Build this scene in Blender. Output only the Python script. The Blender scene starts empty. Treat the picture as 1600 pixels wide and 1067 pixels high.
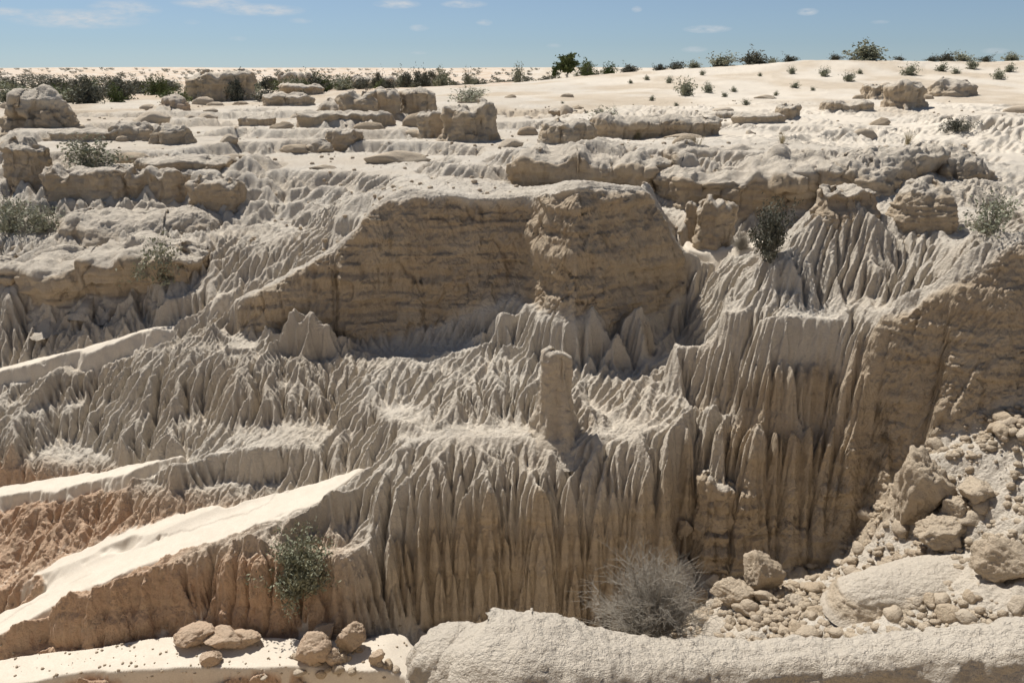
import bpy, math, time
import numpy as np
T0 = time.time()
R = math.radians
rng = np.random.default_rng(7)
f32 = np.float32

# ------------------------------------------------------------------ camera, sky, sun, exposure
scene = bpy.context.scene
col = bpy.context.collection
FPX, CX, CY = 1244.0, 800.0, 533.5            # focal length and centre in photo pixels
PITCH = math.atan((CY - 107.0) / FPX)          # horizon at y = 107
cam_d = bpy.data.cameras.new("camera"); cam_d.lens = 36.0 * FPX / 1600.0; cam_d.sensor_width = 36.0
cam_d.clip_start = 0.05; cam_d.clip_end = 20000
cam = bpy.data.objects.new("camera", cam_d); col.objects.link(cam)
cam.location = (0, 0, 0); cam.rotation_euler = (math.pi / 2 - PITCH, 0, 0)
scene.camera = cam

SUN_EL, SUN_AZ = 57.0, -38.0                   # azimuth from +Y, negative = to the left
world = bpy.data.worlds.new("World"); scene.world = world; world.use_nodes = True
nt = world.node_tree; nt.nodes.clear()
sky = nt.nodes.new('ShaderNodeTexSky'); sky.sky_type = 'NISHITA'; sky.sun_disc = False
sky.sun_elevation = R(SUN_EL); sky.sun_rotation = R(SUN_AZ)
sky.altitude = 0.0; sky.air_density = 0.8; sky.dust_density = 0.0; sky.ozone_density = 5.0
bg = nt.nodes.new('ShaderNodeBackground'); bg.inputs[1].default_value = 0.060
wo = nt.nodes.new('ShaderNodeOutputWorld')
nt.links.new(bg.outputs[0], wo.inputs[0])

sun_d = bpy.data.lights.new("sun", 'SUN'); sun_d.energy = 5.0; sun_d.angle = R(0.53); sun_d.color = (1.0, 0.965, 0.905)
sun = bpy.data.objects.new("sun", sun_d); col.objects.link(sun)
sun.rotation_euler = (R(90 - SUN_EL), 0, R(180 - SUN_AZ))
sun.location = (-20, 40, 60)
scene.view_settings.view_transform = 'Standard'; scene.view_settings.look = 'None'
scene.view_settings.exposure = 0.20; scene.view_settings.gamma = 1.0

def sky_clouds():
    # small fair-weather clouds low over the horizon, all round the sky, denser where the noise says so
    L = nt.links.new
    tc = nt.nodes.new('ShaderNodeTexCoord')
    sep = nt.nodes.new('ShaderNodeSeparateXYZ'); L(tc.outputs['Generated'], sep.inputs[0])
    at = nt.nodes.new('ShaderNodeMath'); at.operation = 'ARCTAN2'; L(sep.outputs[0], at.inputs[0]); L(sep.outputs[1], at.inputs[1])
    el = nt.nodes.new('ShaderNodeMath'); el.operation = 'ARCSINE'; L(sep.outputs[2], el.inputs[0])
    # noise used to ruffle the outlines
    mp = nt.nodes.new('ShaderNodeCombineXYZ')
    m1 = nt.nodes.new('ShaderNodeMath'); m1.operation = 'MULTIPLY'; m1.inputs[1].default_value = 1.0; L(at.outputs[0], m1.inputs[0])
    m2 = nt.nodes.new('ShaderNodeMath'); m2.operation = 'MULTIPLY'; m2.inputs[1].default_value = 3.2; L(el.outputs[0], m2.inputs[0])
    L(m1.outputs[0], mp.inputs[0]); L(m2.outputs[0], mp.inputs[1])
    nz = nt.nodes.new('ShaderNodeTexNoise'); nz.inputs['Scale'].default_value = 55; nz.inputs['Detail'].default_value = 6
    nz.inputs['Roughness'].default_value = 0.62
    L(mp.outputs[0], nz.inputs['Vector'])
    big = nt.nodes.new('ShaderNodeTexNoise'); big.inputs['Scale'].default_value = 9.0; big.inputs['Detail'].default_value = 2
    L(mp.outputs[0], big.inputs['Vector'])
    acc = None
    spec = CLOUDS
    for (px, py, w, h, s) in spec:
        xc = (px - CX) / FPX; yc = -(py - CY) / FPX
        d = np.array([xc, math.cos(PITCH) + yc * math.sin(PITCH), -math.sin(PITCH) + yc * math.cos(PITCH)]); d /= np.linalg.norm(d)
        a0 = math.atan2(d[0], d[1]); e0 = math.asin(d[2])
        wa = 0.5 * w / FPX * 0.95; he = 0.5 * h / FPX * 0.95
        def lin(src, c, k):
            n = nt.nodes.new('ShaderNodeMath'); n.operation = 'SUBTRACT'; L(src.outputs[0], n.inputs[0]); n.inputs[1].default_value = c
            q = nt.nodes.new('ShaderNodeMath'); q.operation = 'DIVIDE'; L(n.outputs[0], q.inputs[0]); q.inputs[1].default_value = k
            p = nt.nodes.new('ShaderNodeMath'); p.operation = 'MULTIPLY'; L(q.outputs[0], p.inputs[0]); L(q.outputs[0], p.inputs[1])
            return p
        u = lin(at, a0, wa); v = lin(el, e0, he)
        sm = nt.nodes.new('ShaderNodeMath'); sm.operation = 'ADD'; L(u.outputs[0], sm.inputs[0]); L(v.outputs[0], sm.inputs[1])
        mr = nt.nodes.new('ShaderNodeMapRange'); L(sm.outputs[0], mr.inputs[0])
        mr.inputs[1].default_value = 1.6; mr.inputs[2].default_value = 0.0; mr.inputs[3].default_value = 0.0; mr.inputs[4].default_value = s
        if acc is None: acc = mr
        else:
            mx = nt.nodes.new('ShaderNodeMath'); mx.operation = 'MAXIMUM'; L(acc.outputs[0], mx.inputs[0]); L(mr.outputs[0], mx.inputs[1]); acc = mx
    ns = nt.nodes.new('ShaderNodeMapRange'); L(nz.outputs[0], ns.inputs[0])
    ns.inputs[1].default_value = 0.30; ns.inputs[2].default_value = 0.66; ns.inputs[3].default_value = 0.0; ns.inputs[4].default_value = 1.15
    pr = nt.nodes.new('ShaderNodeMath'); pr.operation = 'MULTIPLY'; L(acc.outputs[0], pr.inputs[0]); L(ns.outputs[0], pr.inputs[1])
    cl = nt.nodes.new('ShaderNodeClamp'); L(pr.outputs[0], cl.inputs[0])
    hs = nt.nodes.new('ShaderNodeHueSaturation'); L(sky.outputs[0], hs.inputs['Color'])
    hs.inputs['Saturation'].default_value = 0.6; hs.inputs['Value'].default_value = 1.0
    tn = nt.nodes.new('ShaderNodeMix'); tn.data_type = 'RGBA'; tn.blend_type = 'MULTIPLY'; tn.inputs[0].default_value = 1.0
    L(hs.outputs[0], tn.inputs[6]); tn.inputs[7].default_value = (.78, .93, 1.08, 1)
    mixc = nt.nodes.new('ShaderNodeMix'); mixc.data_type = 'RGBA'
    L(cl.outputs[0], mixc.inputs[0]); L(tn.outputs[2], mixc.inputs[6]); mixc.inputs[7].default_value = (8.6, 9.2, 9.8, 1)
    L(mixc.outputs[2], bg.inputs[0])
CLOUDS = [(120, 30, 150, 22, .85), (195, 14, 80, 20, .75), (330, 5, 90, 14, .85), (405, 16, 110, 15, .9), (620, 7, 60, 11, .9),
          (725, 7, 60, 10, .8), (655, 44, 26, 9, .6), (757, 36, 22, 8, .6), (995, 15, 14, 8, .7), (1105, 46, 60, 10, .75), (1262, 19, 26, 9, .9),
          (8, 20, 50, 12, .7), (1085, 78, 34, 8, .5), (470, 33, 30, 7, .4), (372, 61, 22, 6, .35), (1555, 80, 30, 7, .45), (655, 83, 24, 5, .4),
          (865, 72, 20, 6, .35), (1375, 35, 22, 5, .3), (300, 35, 20, 6, .3)]
sky_clouds()

# ------------------------------------------------------------------ projection helpers
cp, sp = math.cos(PITCH), math.sin(PITCH)
def tt(py):                                    # drop per metre forward for a photo row
    yc = -(py - CY) / FPX
    return -(-sp + yc * cp) / (cp + yc * sp)
def pY(px, py, Y):                             # point on the pixel's ray at forward distance Y
    yc = -(py - CY) / FPX
    s = Y / (cp + yc * sp)
    return ((px - CX) / FPX * s, Y, -Y * tt(py))
KN = np.array([(0,0),(9,8.6),(12.4,11.84),(13.3,12.85),(14.8,14.42),(16.2,16.2),(17,17),(400,400)], float)
def pm(px, py, Y): return pY(px, py, float(np.interp(Y, KN[:, 0], KN[:, 1])))
# ------------------------------------------------------------------ numpy noise
def _hash(ix, iy, iz, seed):
    h = (ix.astype(np.uint32) * np.uint32(374761393) + iy.astype(np.uint32) * np.uint32(668265263)
         + iz.astype(np.uint32) * np.uint32(2147483647 - 58) + np.uint32((seed * 974711 + 12345) & 0xffffffff))
    h = (h ^ (h >> np.uint32(13))) * np.uint32(1274126177)
    h = (h ^ (h >> np.uint32(16))) * np.uint32(2246822519)
    h = h ^ (h >> np.uint32(15))
    return (h & np.uint32(0xffff)).astype(f32) / f32(32767.5) - f32(1.0)
def vn2(x, y, seed=0):
    x = np.asarray(x, f32); y = np.asarray(y, f32)
    fx = np.floor(x); fy = np.floor(y); ix = fx.astype(np.int32); iy = fy.astype(np.int32)
    u = x - fx; v = y - fy; u = u * u * (3 - 2 * u); v = v * v * (3 - 2 * v)
    z = np.zeros_like(ix)
    a = _hash(ix, iy, z, seed); b = _hash(ix + 1, iy, z, seed); c = _hash(ix, iy + 1, z, seed); d = _hash(ix + 1, iy + 1, z, seed)
    return a + (b - a) * u + (c - a) * v + (a - b - c + d) * u * v
def vn3(x, y, z, seed=0):
    x = np.asarray(x, f32); y = np.asarray(y, f32); z = np.asarray(z, f32)
    fx = np.floor(x); fy = np.floor(y); fz = np.floor(z)
    ix = fx.astype(np.int32); iy = fy.astype(np.int32); iz = fz.astype(np.int32)
    u = x - fx; v = y - fy; w = z - fz
    u = u * u * (3 - 2 * u); v = v * v * (3 - 2 * v); w = w * w * (3 - 2 * w)
    def lay(k):
        a = _hash(ix, iy, k, seed); b = _hash(ix + 1, iy, k, seed); c = _hash(ix, iy + 1, k, seed); d = _hash(ix + 1, iy + 1, k, seed)
        return a + (b - a) * u + (c - a) * v + (a - b - c + d) * u * v
    p = lay(iz); q = lay(iz + 1)
    return p + (q - p) * w
def fbm2(x, y, o=4, seed=0, g=.5):
    s = 0; a = 1.0; n = 0
    for k in range(o):
        s = s + a * vn2(x * 2 ** k + 17.3 * k, y * 2 ** k - 9.1 * k, seed + k); n += a; a *= g
    return s / n
def fbm3(x, y, z, o=3, seed=0, g=.5):
    s = 0; a = 1.0; n = 0
    for k in range(o):
        s = s + a * vn3(x * 2 ** k + 7.3 * k, y * 2 ** k - 3.1 * k, z * 2 ** k + 5.7 * k, seed + k); n += a; a *= g
    return s / n
def sstep(a, b, x):
    t = np.clip((x - a) / (b - a), 0, 1); return t * t * (3 - 2 * t)
def blur(z, s):
    n = int(3 * s + 1); k = np.exp(-.5 * (np.arange(-n, n + 1) / s) ** 2); k = (k / k.sum()).astype(f32)
    p = np.pad(z, ((n, n), (0, 0)), mode='edge'); z = sum(k[i] * p[i:i + z.shape[0]] for i in range(2 * n + 1))
    p = np.pad(z, ((0, 0), (n, n)), mode='edge'); return sum(k[i] * p[:, i:i + z.shape[1]] for i in range(2 * n + 1))
def bil(G, gx, gy):
    gx = np.clip(gx, 0, G.shape[1] - 1.001); gy = np.clip(gy, 0, G.shape[0] - 1.001)
    ix = gx.astype(np.int32); iy = gy.astype(np.int32); u = (gx - ix).astype(f32); v = (gy - iy).astype(f32)
    a = G[iy, ix]; b = G[iy, ix + 1]; c = G[iy + 1, ix]; d = G[iy + 1, ix + 1]
    return a + (b - a) * u + (c - a) * v + (a - b - c + d) * u * v

# ------------------------------------------------------------------ macro shape of the land: break lines (photo x, photo y, metres forward)
LN = dict(
 wall_base=[(365,525,16.5),(450,532,16.6),(600,545,16.5),(680,540,16.4),(740,512,16.4),(805,485,16.4),(828,505,15.6),(870,537,15.05),(915,550,14.95),(955,542,15.35),(1000,545,15.6),(1050,505,16.2),(1085,440,16.8)],
 wall_top=[(365,470,16.95),(440,435,17.0),(510,400,17.1),(530,388,17.1),(548,374,17.15),(578,330,17.25),(603,310,17.35),(660,300,17.5),(760,308,17.55),(842,302,17.45),(866,297,16.35),(905,292,16.1),(940,291,16.35),(1005,298,16.75),(1040,345,16.9),(1065,390,17.1),(1092,402,17.3)],
 wall_back=[(600,295,18.6),(700,290,18.6),(800,290,18.6),(900,283,18.3),(1000,292,18.2),(1060,365,18.2)],
 terr=[(-150,618,16.0),(0,588,16.25),(100,566,16.5),(200,545,16.7),(280,520,16.85),(340,500,16.75),(370,536,16.2),(480,537,16.2),(600,555,16.0),(700,547,15.8),(780,535,15.6),(860,545,15.0)],
 toe=[(-250,735,14.9),(0,720,14.8),(120,715,14.8),(250,700,14.7),(350,682,14.65),(480,680,14.5),(560,668,14.4),(620,690,14.0)],
 cterr=[(-200,800,14.3),(0,768,14.25),(150,745,14.3),(280,715,14.4)],
 crib=[(-150,812,13.85),(0,783,13.9),(150,756,13.95),(300,722,14.1),(400,700,14.1),(470,690,14.15)],
 ctoe=[(470,728,13.9),(400,752,13.7),(330,782,13.5),(200,832,13.0),(100,882,12.6),(0,940,12.1)],
 cmid=[(0,850,13.1),(100,820,13.35),(220,790,13.5)],
 wash=[(585,728,13.75),(560,740,13.55),(450,780,13.2),(350,820,12.85),(250,860,12.5),(150,895,12.25),(30,955,11.8),(-60,1000,11.5)],
 washn=[(548,747,13.3),(490,782,12.95),(400,822,12.6),(300,866,12.25),(150,918,12.0),(50,962,11.7)],
 bank=[(380,832,12.1),(300,855,11.9),(220,882,11.7),(120,928,11.45),(40,978,11.15),(-60,1030,10.9)],
 bank_mid=[(350,905,11.6),(250,942,11.35),(150,978,11.1)],
 bank_toe=[(-40,1050,10.7),(100,1018,10.82),(190,1012,10.85),(250,985,11.05),(275,955,11.35)],
 bank2=[(330,905,11.6),(400,880,11.7),(470,872,11.75),(540,880,11.7)],
 bank2_face=[(300,950,11.42),(380,940,11.42),(450,925,11.45),(540,925,11.5)],
 bank2_toe=[(280,992,11.05),(350,1000,11.05),(420,1000,11.05),(560,1000,11.1),(640,1005,11.1)],
 crest=[(900,668,13.6),(865,680,13.55),(820,672,13.65),(720,676,13.7),(640,682,13.7),(600,702,13.6),(560,737,13.2),(510,772,12.8),(460,800,12.55),(400,824,12.3)],
 fan_l=[(480,855,12.35),(540,828,12.4),(640,795,12.45)],
 fan=[(640,795,12.45),(720,778,12.5),(800,780,12.45),(870,785,12.42),(960,785,12.42),(1030,778,12.5)],
 fan_base=[(600,985,11.5),(680,952,12.0),(760,942,12.1),(870,937,12.12),(950,932,12.12),(1040,920,12.2)],
 rcrest=[(960,658,13.6),(1050,640,13.6),(1130,615,13.45)],
 rfan=[(1080,758,12.55),(1150,745,12.65),(1200,710,12.7),(1280,675,12.75),(1350,645,12.6)],
 rbase=[(1100,905,12.3),(1200,880,12.35),(1300,850,12.4),(1385,825,12.3)],
 vall=[(830,625,14.6),(760,645,14.4),(690,655,14.3),(650,668,14.1),(940,605,14.4),(1000,570,14.9),(1070,535,15.3),(1095,475,16),(1125,425,16.5)],
 vall2=[(700,605,14.9),(800,585,14.95),(620,610,15.1)],
 but_top=[(1170,455,14.4),(1210,412,14.7),(1250,352,14.9),(1290,325,15.0),(1330,305,15.0),(1370,330,14.8),(1440,345,14.4),(1520,380,13.4),(1600,367,12.6),(1750,335,12.0),(2000,300,11.0)],
 but_left=[(1130,505,14.0),(1115,545,13.75),(1115,590,13.5)],
 but_fl=[(1200,500,13.85),(1290,482,13.8),(1390,478,13.3),(1460,468,12.9)],
 but_t2=[(1130,562,13.45),(1250,542,13.3),(1330,540,13.05),(1392,492,12.95)],
 but_d2=[(1120,612,13.25),(1240,612,13.0),(1340,640,12.5)],
 rw_top=[(1400,490,12.75),(1450,462,12.6),(1520,432,12.35),(1570,395,12.3),(1600,372,12.3)],
 rw_mid=[(1370,650,12.35),(1400,620,12.3),(1480,560,12.15),(1600,500,12.0)],
 rw_base=[(1405,795,12.05),(1425,705,11.9),(1480,675,11.8),(1540,640,11.75),(1600,612,11.7),(1750,570,11.4),(2000,510,10.6)],
 tal=[(1430,715,11.5),(1500,695,11.3),(1600,660,11.0),(1450,800,10.9),(1425,845,10.8),(1340,875,11.3),(1230,900,11.2),(1150,930,10.9),(1100,960,10.4),(1200,980,9.6),(1300,970,9.4),(1400,960,9.0),(1500,950,8.8),(1600,930,8.6),(1600,800,9.9),(1750,780,9.6),(1520,860,9.9)],
 floor=[(-100,1060,10.55),(50,1048,10.55),(150,1030,10.65),(300,1020,10.7),(450,1020,10.72),(600,1030,10.7)],
 lwash=[(-150,615,16.4),(0,579,16.6),(130,546,16.95),(250,511,17.3),(330,461,17.75),(390,426,18.2),(440,402,18.5)],
 lslope=[(0,535,17.4),(150,485,17.9),(250,465,18.15),(0,468,18.3),(120,462,18.4),(-200,500,18.0)],
 lback=[(0,385,19.6),(150,365,20),(300,350,20.3),(380,345,20.2),(450,340,20.1)],
 back=[(-300,310,22),(0,300,22),(200,290,22),(400,290,22),(600,260,23.5),(800,232,26),(800,285,20.6),(700,222,28),(0,230,28),(300,202,33),(600,180,38),(0,180,38),(520,380,18.4),(480,395,18.1),(330,400,18.9),(560,310,19.5)],
 rsand=[(1500,200,30),(1590,262,24),(1560,335,17.3),(1620,330,16.3),(1450,332,16.6),(1260,345,17.4),(1150,392,16.8),(1060,362,18.2),(1230,372,16.9),(1120,330,19.2),(1000,292,20.3)],
 l2base=[(820,292,20.6),(930,290,20.5),(1040,300,20.0),(1150,334,18.6),(1260,322,18.4),(1340,300,18.0),(1480,285,17.9),(1560,285,18.3)],
 l2top=[(820,235,22.0),(930,228,22.0),(1050,232,21.5),(1150,240,20.6),(1340,236,20.0),(1480,232,20.0),(1540,262,19.6)],
 far=[(1000,205,29),(1200,205,29),(1400,195,32),(1200,165,46),(1500,165,46),(900,165,46),(1000,120,80),(1200,112,80),(1500,112,80),(1800,112,80)],
)
P = []
for k, v in LN.items():
    v = [pm(*a) for a in v]
    loop = k in ('tal', 'vall', 'vall2', 'back', 'rsand', 'far', 'lslope')
    P += v
    if not loop:
        for a, b in zip(v[:-1], v[1:]):
            n = int(math.dist(a[:2], b[:2]) / 0.45)
            for i in range(1, n + 1):
                t = i / (n + 1); P.append(tuple(a[j] + (b[j] - a[j]) * t for j in range(3)))
# ground that the frame does not show: under the camera, the pit's near side, far plain
for x in np.arange(-16, 17, 2.0):
    P += [(x, 0.9, -1.66), (x, -4.0, -1.6), (x, -12.0, -1.5)]
for x in np.arange(-14, 0, 1.5):
    P += [(x, 2.0, -2.9), (x, 3.5, -5.4), (x, 5.0, -7.4), (x, 7.0, -9.2), (x, 9.0, -9.55)]
for x in np.arange(0.2, 12, 1.5):
    P += [(x, 1.9, -3.9), (x, 3.0, -4.5), (x, 4.6, -4.6), (x, 5.6, -6.0), (x, 7.2, -7.6 + .1 * x)]
for x, y, z in [(-60,90,-2.7),(-30,100,-2.6),(-10,100,-2.3),(-90,60,-2.8),(-60,40,-2.6),(-40,25,-3.2),(-30,12,-6),(-25,17,-6.5),(-40,0,-1.8),(40,0,-1.6),(40,12,-2),(30,20,-2.2),(60,40,-1.6),(10,75,-1.2),(15,90,-.2),(40,85,.75),(30,84,.75),(60,85,.8),(90,80,.9),(120,140,-1.5),(60,140,-2),(0,140,-2.6),(-120,140,-2.7),(20,55,-1.8),(40,60,-1.5),(-20,60,-2.3),(0,55,-2.0),(25,11,-2.2),(22,8,-3)]:
    P.append((x, y, z))
for nm_, dy, dz_ in [('wall_top', -.12, -.6), ('rw_top', -.10, -.6), ('wall_top', .3, -.02), ('wall_top', .7, -.05), ('but_top', .35, -.05), ('l2top', .5, .02), ('fan', .2, .06), ('rfan', .25, .1), ('crest', .3, -.2)]:
    v = [pm(*a) for a in LN[nm_]]
    for a, b in zip(v[:-1], v[1:]):
        n = max(1, int(math.dist(a[:2], b[:2]) / 0.45))
        P += [(a[0] + (b[0] - a[0]) * i / n, a[1] + (b[1] - a[1]) * i / n + dy, a[2] + (b[2] - a[2]) * i / n + dz_) for i in range(n)]
P = np.array(P)
# merge near duplicates
keep = []
for i, p in enumerate(P):
    if all((P[j, 0] - p[0]) ** 2 + (P[j, 1] - p[1]) ** 2 > .01 for j in keep): keep.append(i)
P = P[keep]
N = len(P)
D = np.sqrt(((P[:, None, :2] - P[None, :, :2]) ** 2).sum(-1))
A_ = np.zeros((N + 3, N + 3)); A_[:N, :N] = D - .004 * np.eye(N)
A_[:N, N] = 1; A_[:N, N + 1:] = P[:, :2]; A_[N:, :N] = A_[:N, N:].T
W = np.linalg.solve(A_, np.r_[P[:, 2], 0, 0, 0])
def rbf(x, y):
    sh = x.shape; x = x.ravel().astype(f32); y = y.ravel().astype(f32); out = np.empty(x.shape, f32)
    w = W.astype(f32); px = P[:, 0].astype(f32); py = P[:, 1].astype(f32)
    for i in range(0, len(x), 8192):
        d = np.sqrt((x[i:i+8192, None] - px) ** 2 + (y[i:i+8192, None] - py) ** 2)
        out[i:i+8192] = d @ w[:N] + w[N] + w[N + 1] * x[i:i+8192] + w[N + 2] * y[i:i+8192]
    return out.reshape(sh)
class Grid:
    def __init__(s, x0, x1, y0, y1, dx):
        s.x0, s.y0, s.dx = x0, y0, dx
        s.x = np.arange(x0, x1 + dx / 2, dx, dtype=f32); s.y = np.arange(y0, y1 + dx / 2, dx, dtype=f32)
        s.X, s.Y = np.meshgrid(s.x, s.y); s.x1, s.y1 = float(s.x[-1]), float(s.y[-1])
    def at(s, G, x, y): return bil(G, (x - s.x0) / s.dx, (y - s.y0) / s.dx)
cF = Grid(-15.2, 15.2, 1.5, 26.2, .09); cFz = rbf(cF.X, cF.Y)
cM = Grid(-130, 130, -14, 150, 1.0); cMz = blur(rbf(cM.X, cM.Y), .7)
print('rbf', N, round(time.time() - T0, 1))

def erode(z, dx, iters, K, mask, diff, floor=None, p=2.5, m=.5, A=None, acc=2):
    dirs = [(-1,0),(1,0),(0,-1),(0,1),(-1,-1),(-1,1),(1,-1),(1,1)]
    ny, nx = z.shape
    if A is None: A = np.ones_like(z)
    def sh(a, dy, dx_, fill):
        o = np.full_like(a, fill)
        ys = slice(max(0, -dy), ny - max(0, dy)); yd = slice(max(0, dy), ny - max(0, -dy))
        xs = slice(max(0, -dx_), nx - max(0, dx_)); xd = slice(max(0, dx_), nx - max(0, -dx_))
        o[ys, xs] = a[yd, xd]; return o
    for it in range(iters):
        ws = []; tot = np.full_like(z, 1e-9); zr = np.zeros_like(z)
        for dy, dx_ in dirs:
            zn = sh(z, dy, dx_, 1e3)
            s = np.maximum(z - zn, 0) * (1 / (dx * math.hypot(dy, dx_)))
            w = s * s * np.sqrt(s) if p == 2.5 else s ** p
            ws.append(w); tot += w; zr += w * zn
        it_ = 1 / tot
        nod = tot < 1e-6
        zr = np.where(nod, z, zr * it_)
        for k in range(acc):
            B = A * it_
            A = np.ones_like(z)
            for (dy, dx_), w in zip(dirs, ws): A += sh(B * w, -dy, -dx_, 0)
        c = (K / dx) * (A * dx) ** m * mask
        z = (z + c * zr) / (1 + c)
        lap = np.zeros_like(z); lap[1:-1, 1:-1] = z[:-2, 1:-1] + z[2:, 1:-1] + z[1:-1, :-2] + z[1:-1, 2:] - 4 * z[1:-1, 1:-1]
        z = z + np.clip(diff * lap, -.02, .02)
        if floor is not None: z = np.maximum(z, floor)
    return z, A

def seg_field(X, Y, pts):
    """distance to a polyline and the height of its nearest point"""
    best = np.full(X.shape, 1e9, f32); zz = np.zeros(X.shape, f32)
    for a, b in zip(pts[:-1], pts[1:]):
        dx, dy = b[0] - a[0], b[1] - a[1]; l = dx * dx + dy * dy
        t = np.clip(((X - a[0]) * dx + (Y - a[1]) * dy) / l, 0, 1)
        d = (X - a[0] - t * dx) ** 2 + (Y - a[1] - t * dy) ** 2
        z = a[2] + t * (b[2] - a[2]); q = d < best
        best = np.where(q, d, best); zz = np.where(q, z, zz)
    return np.sqrt(best), zz
def inpoly(X, Y, poly):
    r = np.zeros(X.shape, bool)
    for (x1, y1), (x2, y2) in zip(poly, poly[1:] + poly[:1]):
        if y1 == y2: continue
        c = ((y1 > Y) != (y2 > Y)) & (X < (x2 - x1) * (Y - y1) / (y2 - y1) + x1); r ^= c
    return r
def plan(lst): return [pm(*a)[:2] for a in lst]

# plan outlines of the main masses
POLY = {
 'clay_wall': [pY(*a)[:2] for a in LN['wall_base']] + [pY(*a)[:2] for a in LN['wall_back'][::-1]] + [pY(500,398,17.6)[:2], pY(360,468,17.3)[:2]],
 'right_wall': plan([(1345,835,11.95),(1420,800,11.8),(1480,700,11.6),(1600,655,11.5),(1760,610,11.1),(1750,335,12.4),(1600,372,12.45),(1570,395,12.45),(1520,432,12.45),(1450,462,12.7),(1400,490,12.85),(1360,640,12.5)]),
 'talus': plan([(1050,940,12.2),(1100,905,12.25),(1200,880,12.3),(1300,850,12.35),(1390,822,12.1),(1425,720,11.8),(1480,694,11.75),(1600,648,11.6),(1800,600,11.2),(1900,900,7.5),(1100,1000,8)]),
 'rlow': plan([(1050,940,12.1),(1080,790,12.6),(1200,800,12.55),(1310,800,12.55),(1345,860,12.25)]),
}
# ------------------------------------------------------------------ fine grid (the gullies in front of the camera)
F = Grid(-14.2, 12.8, 7.6, 21.6, .0265)
z = blur(cF.at(cFz, F.X, F.Y), 2.6)
def cliff(z, base, top, gx, gv, nose=.0):
    b = [pm(*a) for a in base]; t = [pm(*a) for a in top]
    db, zb_ = seg_field(F.X, F.Y, b); dt, zt_ = seg_field(F.X, F.Y, t)
    poly = [p[:2] for p in b] + [p[:2] for p in t[::-1]]
    w = blur(inpoly(F.X, F.Y, poly).astype(f32), 2.)
    s_ = db / (db + dt + 1e-4)
    s_ = s_ + (.10 * fbm2(F.X * 2.2, F.Y * 2.2, 3, 150)) * s_ * (1 - s_) * 4
    return z * (1 - w) + w * (zb_ + (zt_ - zb_) * np.interp(s_, gx, gv).astype(f32))
z = cliff(z, LN['wall_base'], LN['wall_top'], [0, .3, .5, .62, .78, .86, 1], [0, .10, .30, .62, .93, 1, 1.0])
z = cliff(z, LN['rw_base'][:5], LN['rw_top'], [0, .4, .7, .9, 1], [0, .35, .72, .98, 1])
for pts_, Rw, up in ((LN['wash'] + [(-260, 1060, 11.0)], .40, 0), (LN['cterr'], .26, -1), (LN['lwash'], .13, -1), (LN['floor'] + [(700, 1060, 10.7)], .5, 0)):
    d_, zz_ = seg_field(F.X, F.Y, [pm(*a) for a in pts_])
    d_ = d_ + .14 * fbm2(F.X * 1.2, F.Y * 1.2, 3, 63)
    u_ = pm(*pts_[up]); Rw = Rw * (.25 + .75 * sstep(0, 1.8, np.hypot(F.X - u_[0], F.Y - u_[1])))
    w_ = sstep(0, 1, (Rw + .22 - d_) / .3); z = z * (1 - w_) + (zz_ - .02) * w_
# heaps and teeth of clay along the foot of the wall and round the pillar (photo x, top row, forward, steepness)
for a in [(866,650,13.62,.80,1.05),(905,660,13.6,.85,.9),(822,668,13.6,.8,.85),(455,476,16.35,1.5),(485,480,16.25,1.6),(512,498,16.2,1.7),(420,500,16.45,1.5),(540,512,16.2,2),(665,512,16.1,2.2),(612,540,16.0,2),(570,535,16.1,2.4),(735,543,15.7,2),(762,500,16.1,1.1),(790,478,16.05,1.2),(820,464,16.1,1.4),(845,452,16.05,1.9),
          (700,535,15.9,2),(880,440,15.7,2.6),(925,470,15.5,1.8),(992,476,15.65,1.6),(1000,530,15.3,1.6),(960,515,15.2,1.8),(1060,470,16.35,2.2),(1090,455,16.5,2.4),(1120,440,16.4,2.2),(1045,535,15.4,1.6),
          (922,606,13.75,2.6),(940,632,13.65,2.4),(903,592,14.0,2.0),(968,652,13.5,1.7),(895,640,13.6,2.2),(650,560,15.7,1.6),(590,575,15.8,1.5),(520,560,15.9,1.5),(830,575,15.1,1.6),(770,590,15.0,1.4)]:
    q = pm(*a[:3]); d_ = np.hypot(F.X - q[0] + .12 * fbm2(F.X * 2, F.Y * 2, 2, 61), F.Y - q[1])
    d_ = d_ * (1 + .3 * np.sin(np.arctan2(F.Y - q[1], F.X - q[0]) * 5 + a[0]) * .4)
    z = np.maximum(z, q[2] - a[3] * d_ - 9 * np.maximum(d_ - (a[4] if len(a) > 4 else .75), 0))
for a in [(1068,800,12.6),(1088,806,12.58)]:      # dark hollow at the spur foot
    q = pm(*a); z = z - 1.2 * np.exp(-(((F.X - q[0]) / .13) ** 2 + ((F.Y - q[1]) / .3) ** 2))
z = blur(z, .8)
macroF = blur(z, 3)
def soft(mask, s): return blur(mask.astype(f32), s)
mwall = soft(inpoly(F.X, F.Y, POLY['clay_wall']), 4); mrw = soft(inpoly(F.X, F.Y, POLY['right_wall']), 4)
mtal = soft(inpoly(F.X, F.Y, POLY['talus']), 4); mrl = soft(inpoly(F.X, F.Y, POLY['rlow']), 3)
gy, gx = np.gradient(macroF, F.dx); slope = np.sqrt(gx * gx + gy * gy)
redz = sstep(-7.2, -7.8, macroF + .3 * fbm2(F.X * .6, F.Y * .6, 3, 3)) * sstep(-2.0, -3.6, F.X)
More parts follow.
